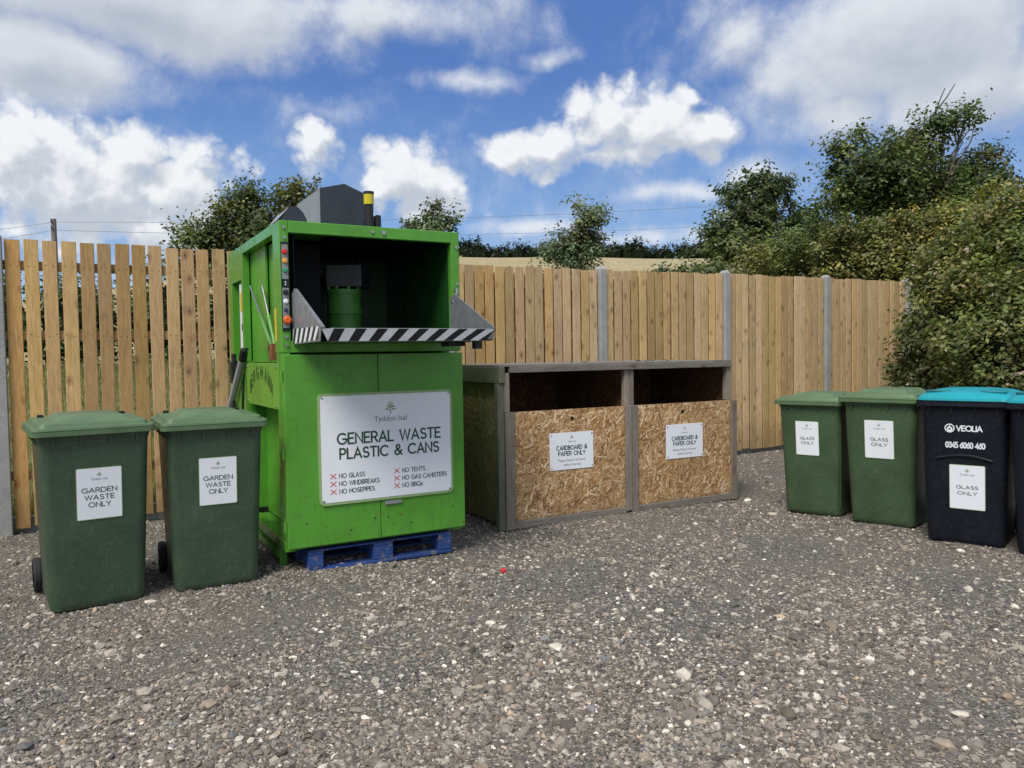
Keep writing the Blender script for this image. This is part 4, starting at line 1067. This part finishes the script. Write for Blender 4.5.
def bush(name, label, blobs, n, size, cols, cat, group=None, core=True, flowers=0, clump=20, cl_r=.14, low=None, extra=None, keep=None):
    """blobs in world metres (x, y, z, rx, ry, rz, w)"""
    bx = sum(q[0] for q in blobs)/len(blobs); by = sum(q[1] for q in blobs)/len(blobs); bz = hter(bx, by)
    t = empty(name, (bx, by, bz), 0, label, cat, group)
    bs = [(q[0]-bx, q[1]-by, q[2]-bz)+tuple(q[3:]) for q in blobs]
    kf = (lambda P: keep(P+np.array([bx, by, bz]))) if keep else None
    leaf_mesh('foliage', bs, n, size, cols, t, .72, clump, cl_r, low_dark=low, keepfn=kf)
    if extra: leaf_mesh('pale_foliage', [bs[i] for i in extra[0]], extra[1], size, extra[2], t, .8, clump, cl_r, keepfn=kf)
    if flowers: leaf_mesh('blossom', bs, flowers, size*.95, [(.62, .56, .48), (.52, .40, .34)], t, .93, 9, .05, keepfn=kf)
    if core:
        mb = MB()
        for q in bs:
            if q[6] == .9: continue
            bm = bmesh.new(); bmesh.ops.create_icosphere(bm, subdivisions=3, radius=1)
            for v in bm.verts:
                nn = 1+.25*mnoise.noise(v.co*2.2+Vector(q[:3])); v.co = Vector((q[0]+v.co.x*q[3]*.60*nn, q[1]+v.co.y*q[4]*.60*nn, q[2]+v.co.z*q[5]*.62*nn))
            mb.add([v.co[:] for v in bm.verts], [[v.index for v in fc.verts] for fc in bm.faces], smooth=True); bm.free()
        mb.build('shade_core', COREM, t)  # added dark inner blobs, painting the shade within the foliage and closing gaps
    return t
def B(px_, py_, Y, rx, ry, w=1, dep=None):
    p = at(px_, py_, Y); k = Y/f_px; return (p.x, p.y, p.z, rx*k, (dep or rx*k*.8), ry*k, w)
# hedge bank behind the right end of the fence
bush('hedge', 'yellowish green overgrown hedge showing above the right end of the fence',
     [B(760, 285, 16.5, 40, 26), B(800, 278, 16, 42, 28), B(845, 268, 15.5, 45, 32), B(890, 262, 15, 45, 38), B(935, 256, 14.5, 46, 42), B(985, 250, 14, 50, 48), B(1045, 245, 13.5, 50, 58), B(720, 285, 17.5, 30, 14), B(1110, 250, 13.5, 50, 60)]+[B(750+i*24+random.uniform(-8, 8), 258-i*4.6+random.uniform(-7, 5), 15.5-i*.15, random.uniform(7, 15), random.uniform(9, 20), .9) for i in range(12)],
     85000, .037, HEDGE, 'hedge', flowers=500, extra=([1, 2, 3, 4, 5], 9000, YELG), cl_r=.12)
bush('hawthorn_bush', 'big dense dark green bush hiding the far right end of the fence behind the bins',
     [B(955, 350, 10.6, 46, 62), B(990, 300, 10.4, 62, 60), B(1040, 270, 10.0, 60, 66), B(1020, 350, 9.6, 80, 70), B(960, 420, 10.6, 60, 60), B(1060, 420, 9.4, 90, 80), B(930, 395, 11, 32, 48, .8), B(1110, 330, 9.2, 80, 100)]+[B(*q, .9) for q in ((925, 282, 11, 14, 22), (948, 252, 10.8, 16, 20), (985, 232, 10.4, 20, 20), (1012, 212, 10.2, 22, 18), (915, 330, 11, 16, 16), (905, 372, 11.2, 14, 14), (965, 275, 10, 20, 14), (1000, 290, 9.6, 24, 16))],
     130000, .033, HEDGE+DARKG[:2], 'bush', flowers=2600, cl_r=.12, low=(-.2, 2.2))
bush('low_shrub', 'low green shrub sticking up above the fence in front of the stubble field',
     [B(690, 275, 14, 34, 9), B(660, 280, 14, 20, 8), B(712, 272, 14, 16, 8), B(690, 300, 14, 50, 22)], 4200, .045, GREYG+OLIVE, 'shrub', core=False, cl_r=.10, clump=10)
bush('low_shrub', 'weedy shrub tips just left of the concrete post behind the recycling bay',
     [B(528, 292, 13, 40, 16), B(500, 296, 13, 20, 14)], 2500, .04, GREYG, 'shrub', core=False, cl_r=.10, clump=10)
# dark hedge behind the left bay, standing on the grass bank
hb = []
for i in range(13):
    p = FQ+FD*(-6+i*1.35)+FN*(8.2+random.uniform(-.3, .3)); hb.append((p.x, p.y, hter(p.x, p.y)+.85, .95, .8, 1.0+random.uniform(-.1, .12), 1))
bush('hedge', 'dark hedge seen through the gaps of the left fence boards', hb, 42000, .045, DARKG, 'hedge', cl_r=.13)
# distant hedgerow trees on the crest of the field
V_all = []; blobs = []
for i in range(95):
    x = -60+i*1.75+random.uniform(-.5, .5); y = 147+random.uniform(-2, 2)-.15*x; h = hter(x, y); s_ = random.uniform(.8, 1.25)*(1 if x < -1 or x > 12 else .75)
    blobs.append((x, y, h+1.5*s_, 1.6*s_, 1.5, 2.0*s_, 1))
tl = leaf_mesh('distant_treeline', blobs, 60000, .26, [(.018, .030, .014), (.026, .040, .018), (.014, .024, .013)], None, .5, 12, .45)
setattrs(tl, kind='stuff', label='dark line of far off trees along the crest of the field', category='treeline')
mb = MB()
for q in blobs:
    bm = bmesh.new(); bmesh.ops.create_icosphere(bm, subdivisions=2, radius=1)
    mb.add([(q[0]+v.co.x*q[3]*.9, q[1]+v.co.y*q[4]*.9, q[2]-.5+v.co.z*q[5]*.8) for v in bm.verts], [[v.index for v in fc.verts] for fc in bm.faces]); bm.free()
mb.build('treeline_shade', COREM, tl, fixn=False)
# rough grass along the far side of the fence and weeds at its foot
def grass(name, n, label, fn, h0, h1, cols):
    s_, d_ = fn(n); x = FQ.x+FD.x*s_+FN.x*d_; y = FQ.y+FD.y*s_+FN.y*d_
    z = np.array([max(hter(a, b_), -.02) for a, b_ in zip(x, y)])
    h = h0+(h1-h0)*RNG.random(n); a = RNG.random(n)*2*PI; w = .005+.004*RNG.random(n); le = RNG.normal(size=(n, 2))*.35*h[:, None]
    P = np.stack([np.stack([x-w*np.cos(a), y-w*np.sin(a), z], 1), np.stack([x+w*np.cos(a), y+w*np.sin(a), z], 1), np.stack([x+le[:, 0], y+le[:, 1], z+h], 1)], 1).reshape(-1, 3)
    c = np.array(cols)[RNG.choice(len(cols), n)]*(.7+.6*RNG.random((n, 1)))
    o = npmesh(name, P, np.arange(3*n).reshape(-1, 3), np.repeat(c, 3, 0), LEAF)
    return setattrs(o, kind='stuff', label=label, category='grass')
grass('rough_grass', 45000, 'rough dry grass growing behind the fence', lambda n: (-5+12*RNG.random(n), .3+7.5*RNG.random(n)**1.3),   .08, .28, [(.30, .28, .12), (.20, .23, .08), (.13, .17, .05), (.38, .33, .18)])

# ================================================================== POLES AND WIRES
def pole(px_, pytop, Y, label):
    p = at(px_, pytop, Y); gz_ = hter(p.x, p.y)
    t = empty('power_pole', (p.x, p.y, gz_), 0, label, 'power pole')
    mb = MB(); mb.tube([(0, 0, -.3), (0, 0, p.z-gz_)], [.17, .125], 12); mb.build('pole', paint('pole_wood', (.16, .15, .14), .9, .3), t)
    mb = MB()
    for dz in (.18, .52): mb.tube([(.0, -.14, p.z-gz_-dz), (0, -.22, p.z-gz_-dz), (0, -.22, p.z-gz_-dz+.12)], .035, 8)
    mb.build('insulator', BLACK, t); return p
pole(53.5, 219, 40, 'weathered wooden power pole standing beyond the left fence')
pole(1012, 168, 62, 'wooden power pole hidden behind the windswept tree')
def wire(a, b_, sag, label):
    a = Vector(a); b_ = Vector(b_); mid = a.lerp(b_, .5)
    mb = MB(); mb.tube([a.lerp(b_, i/40)-Vector((0, 0, sag*4*(i/40)*(1-i/40)))-mid for i in range(41)], .011, 5)
    o = mb.build('overhead_wire', GREY_INK); o.location = mid
    return setattrs(o, label=label, category='wire', group='overhead wires')
A1, A2 = at(54, 222, 40), at(54, 230, 40); B1, B2 = at(1012, 178, 62), at(1012, 198, 62)
wire(A1, B1, 1.0, 'upper thin wire strung above the fence and trees'); wire(A2, B2, 1.25, 'lower thin wire strung just above the distant treeline')
wire(A1, at(-260, 244, 36), .3, 'upper wire running left from the wooden power pole'); wire(A2, at(-260, 262, 36), .3, 'lower wire running left from the wooden power pole')

# ================================================================== SKY
SUN_EL, SUN_AZ = math.radians(52), math.radians(205)     # azimuth clockwise from +Y: behind-left of the camera
world = bpy.data.worlds.new('World'); scene.world = world; world.use_nodes = True
nt = world.node_tree; g = N(nt); bg = nt.nodes['Background']
sky = g.new('ShaderNodeTexSky', sky_type='NISHITA'); sky.sun_disc = False; sky.sun_elevation = SUN_EL; sky.sun_rotation = SUN_AZ
sky.air_density = 1.0; sky.dust_density = .6; sky.ozone_density = 1.6; sky.altitude = 50
D = g.vmath('NORMALIZE', g.new('ShaderNodeTexCoord').outputs['Generated'])
def azel(px_, py_):
    d = (Fv+Rv*(px_-512)/f_px-Uv*(py_-384)/f_px).normalized(); return math.atan2(d.x, d.y), math.asin(d.z)
# cloud banks as they stand in the sky: (px, py, half width px, half height px, weight, softness)
# (kind 1 = crisp cumulus, kind 0 = soft grey sheet)
CL = [(80, 195, 150, 72, 1.15, 1), (10, 155, 80, 48, 1.0, 1), (115, 158, 76, 44, 1.0, 1), (195, 180, 60, 44, 1.0, 1), (150, 225, 110, 30, .9, 1),
      (120, 0, 340, 62, 1.1, 0), (30, 62, 130, 60, 1.1, 0), (380, 15, 120, 34, .85, 0), (475, 78, 85, 15, .62, 0), (550, 60, 45, 10, .5, 0), (330, 110, 60, 20, .3, 0),
      (552, 140, 78, 34, 1.05, 1), (505, 146, 50, 28, 1.0, 1), (690, 132, 46, 30, 1.0, 1), (600, 118, 55, 32, 1.0, 1), (650, 128, 62, 32, 1.0, 1), (600, 98, 26, 16, .7, 1), (510, 150, 40, 20, .8, 1), (690, 100, 28, 16, .7, 1), (600, 156, 100, 14, .8, 1),
      (316, 146, 32, 36, .75, 1), (405, 175, 46, 40, 1.05, 1), (440, 190, 32, 34, .9, 1), (375, 190, 26, 26, .8, 1), (420, 215, 60, 22, .8, 1), (405, 148, 20, 14, .7, 1),
      (890, 40, 180, 84, 1.2, 0), (960, 85, 130, 62, 1.1, 0), (745, 30, 70, 46, .8, 0), (790, 75, 60, 42, .8, 0), (850, 115, 80, 36, .8, 0),
      (690, 190, 90, 13, .55, 0), (520, 228, 90, 12, .5, 0), (745, 175, 46, 26, .6, 0), (640, 238, 120, 14, .5, 0), (1000, 215, 120, 30, .7, 0), (750, 205, 50, 12, .5, 1)]
def density(vec):
    warp = g.noise(vec, 5.5, 4, .55, out=1)
    v2 = g.vmath('ADD', vec, g.vmath('MULTIPLY', g.vmath('SUBTRACT', warp, (.5, .5, .5)), (.07, .07, .06)))
    sp = g.new('ShaderNodeSeparateXYZ'); g.link(g.vmath('NORMALIZE', v2), sp.inputs[0])
    az = g.math('ARCTAN2', sp.outputs[0], sp.outputs[1]); el = g.math('ARCSINE', sp.outputs[2])
    accs = [None, None]
    for px_, py_, rx, ry, w, kd in CL:
        a0, e0 = azel(px_, py_)
        ra, re = rx/f_px*math.cos(a0)**1.2, ry/f_px*math.cos(a0)
        dx = g.math('MULTIPLY', g.math('SUBTRACT', az, a0), 1/ra); dy = g.math('MULTIPLY', g.math('SUBTRACT', el, e0), 1/re)
        q = g.math('SUBTRACT', w, g.math('MULTIPLY', g.math('SQRT', g.math('ADD', g.math('MULTIPLY', dx, dx), g.math('MULTIPLY', dy, dy))), w))
        accs[kd] = q if accs[kd] is None else (g.math('SMOOTH_MAX', accs[kd], q, .25) if kd else g.math('MAXIMUM', accs[kd], q))
    # broken cloud over the rest of the sky
    back = g.maprange(sp.outputs[1], .72, .45, 0, 1)
    hi = g.maprange(el, .50, .62, 0, 1)
    gen = g.math('MULTIPLY', g.math('MAXIMUM', back, hi), g.math('SUBTRACT', g.noise(vec, 2.6, 5, .55), .36))
    soft = g.math('MAXIMUM', accs[0], g.math('MULTIPLY', gen, 3))
    fb = g.noise(vec, 7, 7, .60, .2); fb2 = g.noise(vec, 24, 5, .60, .2)
    nz = g.math('ADD', g.math('MULTIPLY', g.math('SUBTRACT', fb, .5), 1.5), g.math('MULTIPLY', g.math('SUBTRACT', fb2, .5), .5))
    vw = g.vmath('ADD', vec, g.vmath('MULTIPLY', g.noise(vec, 30, 3, .6, out=1), (.045, .045, .045)))
    pf = g.math('ADD', g.math('MULTIPLY', g.math('SUBTRACT', .42, g.voro(vw, 19)), .85), g.math('MULTIPLY', g.math('SUBTRACT', .42, g.voro(vw, 47)), .42))
    crisp = g.math('ADD', g.math('ADD', g.math('MULTIPLY', accs[1], 1.1), .10), g.math('ADD', pf, g.math('MULTIPLY', nz, .75)))
    return g.math('ADD', soft, nz), crisp, el
s0, c0, el = density(D)
D2 = g.vmath('NORMALIZE', g.vmath('ADD', D, (-.012, -.004, .026)))
s1_, c1_, _ = density(D2)
mS = g.math('MULTIPLY', g.maprange(s0, -.10, .70), .95); mC = g.maprange(c0, -.06, .62)
litC = g.maprange(g.math('SUBTRACT', c0, c1_), -.42, .60); litS = g.maprange(g.math('SUBTRACT', s0, s1_), -.5, .55)
shC = g.math('SUBTRACT', g.math('ADD', .50, g.math('MULTIPLY', litC, .58)), g.math('MULTIPLY', g.maprange(c0, .6, 1.5), .16), clamp=True)
shS = g.math('SUBTRACT', g.math('ADD', .54, g.math('MULTIPLY', litS, .42)), g.math('MULTIPLY', g.maprange(s0, .3, 1.1), .22), clamp=True)
mask = g.math('MAXIMUM', mS, mC)
shm = g.new('ShaderNodeMix'); g.link(mC, shm.inputs[0]); g.link(shS, shm.inputs[2]); g.link(shC, shm.inputs[3])
shade = shm.outputs[0]
ccol = g.ramp(shade, [(0, (.34, .39, .47)), (.35, (.46, .51, .59)), (.62, (.62, .66, .72)), (1, (.92, .94, .96))])
skyc = g.mix(1, sky.outputs[0], (1.0, 1.0, 1.0, 1), 'MULTIPLY')
SKY_STR = .12
blue = g.ramp(el, [(0.0, (.36, .52, .78)), (.16, (.20, .38, .74)), (.34, (.075, .19, .55)), (.9, (.04, .11, .40))])
skys = g.new('ShaderNodeVectorMath', operation='SCALE'); g.link(skyc, skys.inputs[0]); skys.inputs['Scale'].default_value = SKY_STR
base = g.mix(.75, skys.outputs[0], blue)
fin = g.mix(g.math('MULTIPLY', mask, .96), base, ccol)
out = g.new('ShaderNodeVectorMath', operation='SCALE'); g.link(fin, out.inputs[0]); out.inputs['Scale'].default_value = 10.0
g.link(out.outputs[0], bg.inputs[0]); bg.inputs[1].default_value = .1
world.cycles.sampling_method = 'MANUAL'; world.cycles.sample_map_resolution = 512

sd = bpy.data.lights.new('sun', 'SUN'); so = bpy.data.objects.new('sun', sd); COL.objects.link(so)
sd.energy = 3.4; sd.angle = math.radians(26); sd.color = (1, .95, .87)
dirv = Vector((math.sin(SUN_AZ)*math.cos(SUN_EL), math.cos(SUN_AZ)*math.cos(SUN_EL), math.sin(SUN_EL)))
so.rotation_euler = dirv.to_track_quat('Z', 'Y').to_euler(); so.location = dirv*50
scene.view_settings.view_transform = 'Standard'; scene.view_settings.look = 'None'; scene.view_settings.exposure = 0
scene.render.resolution_x = 1024; scene.render.resolution_y = 768
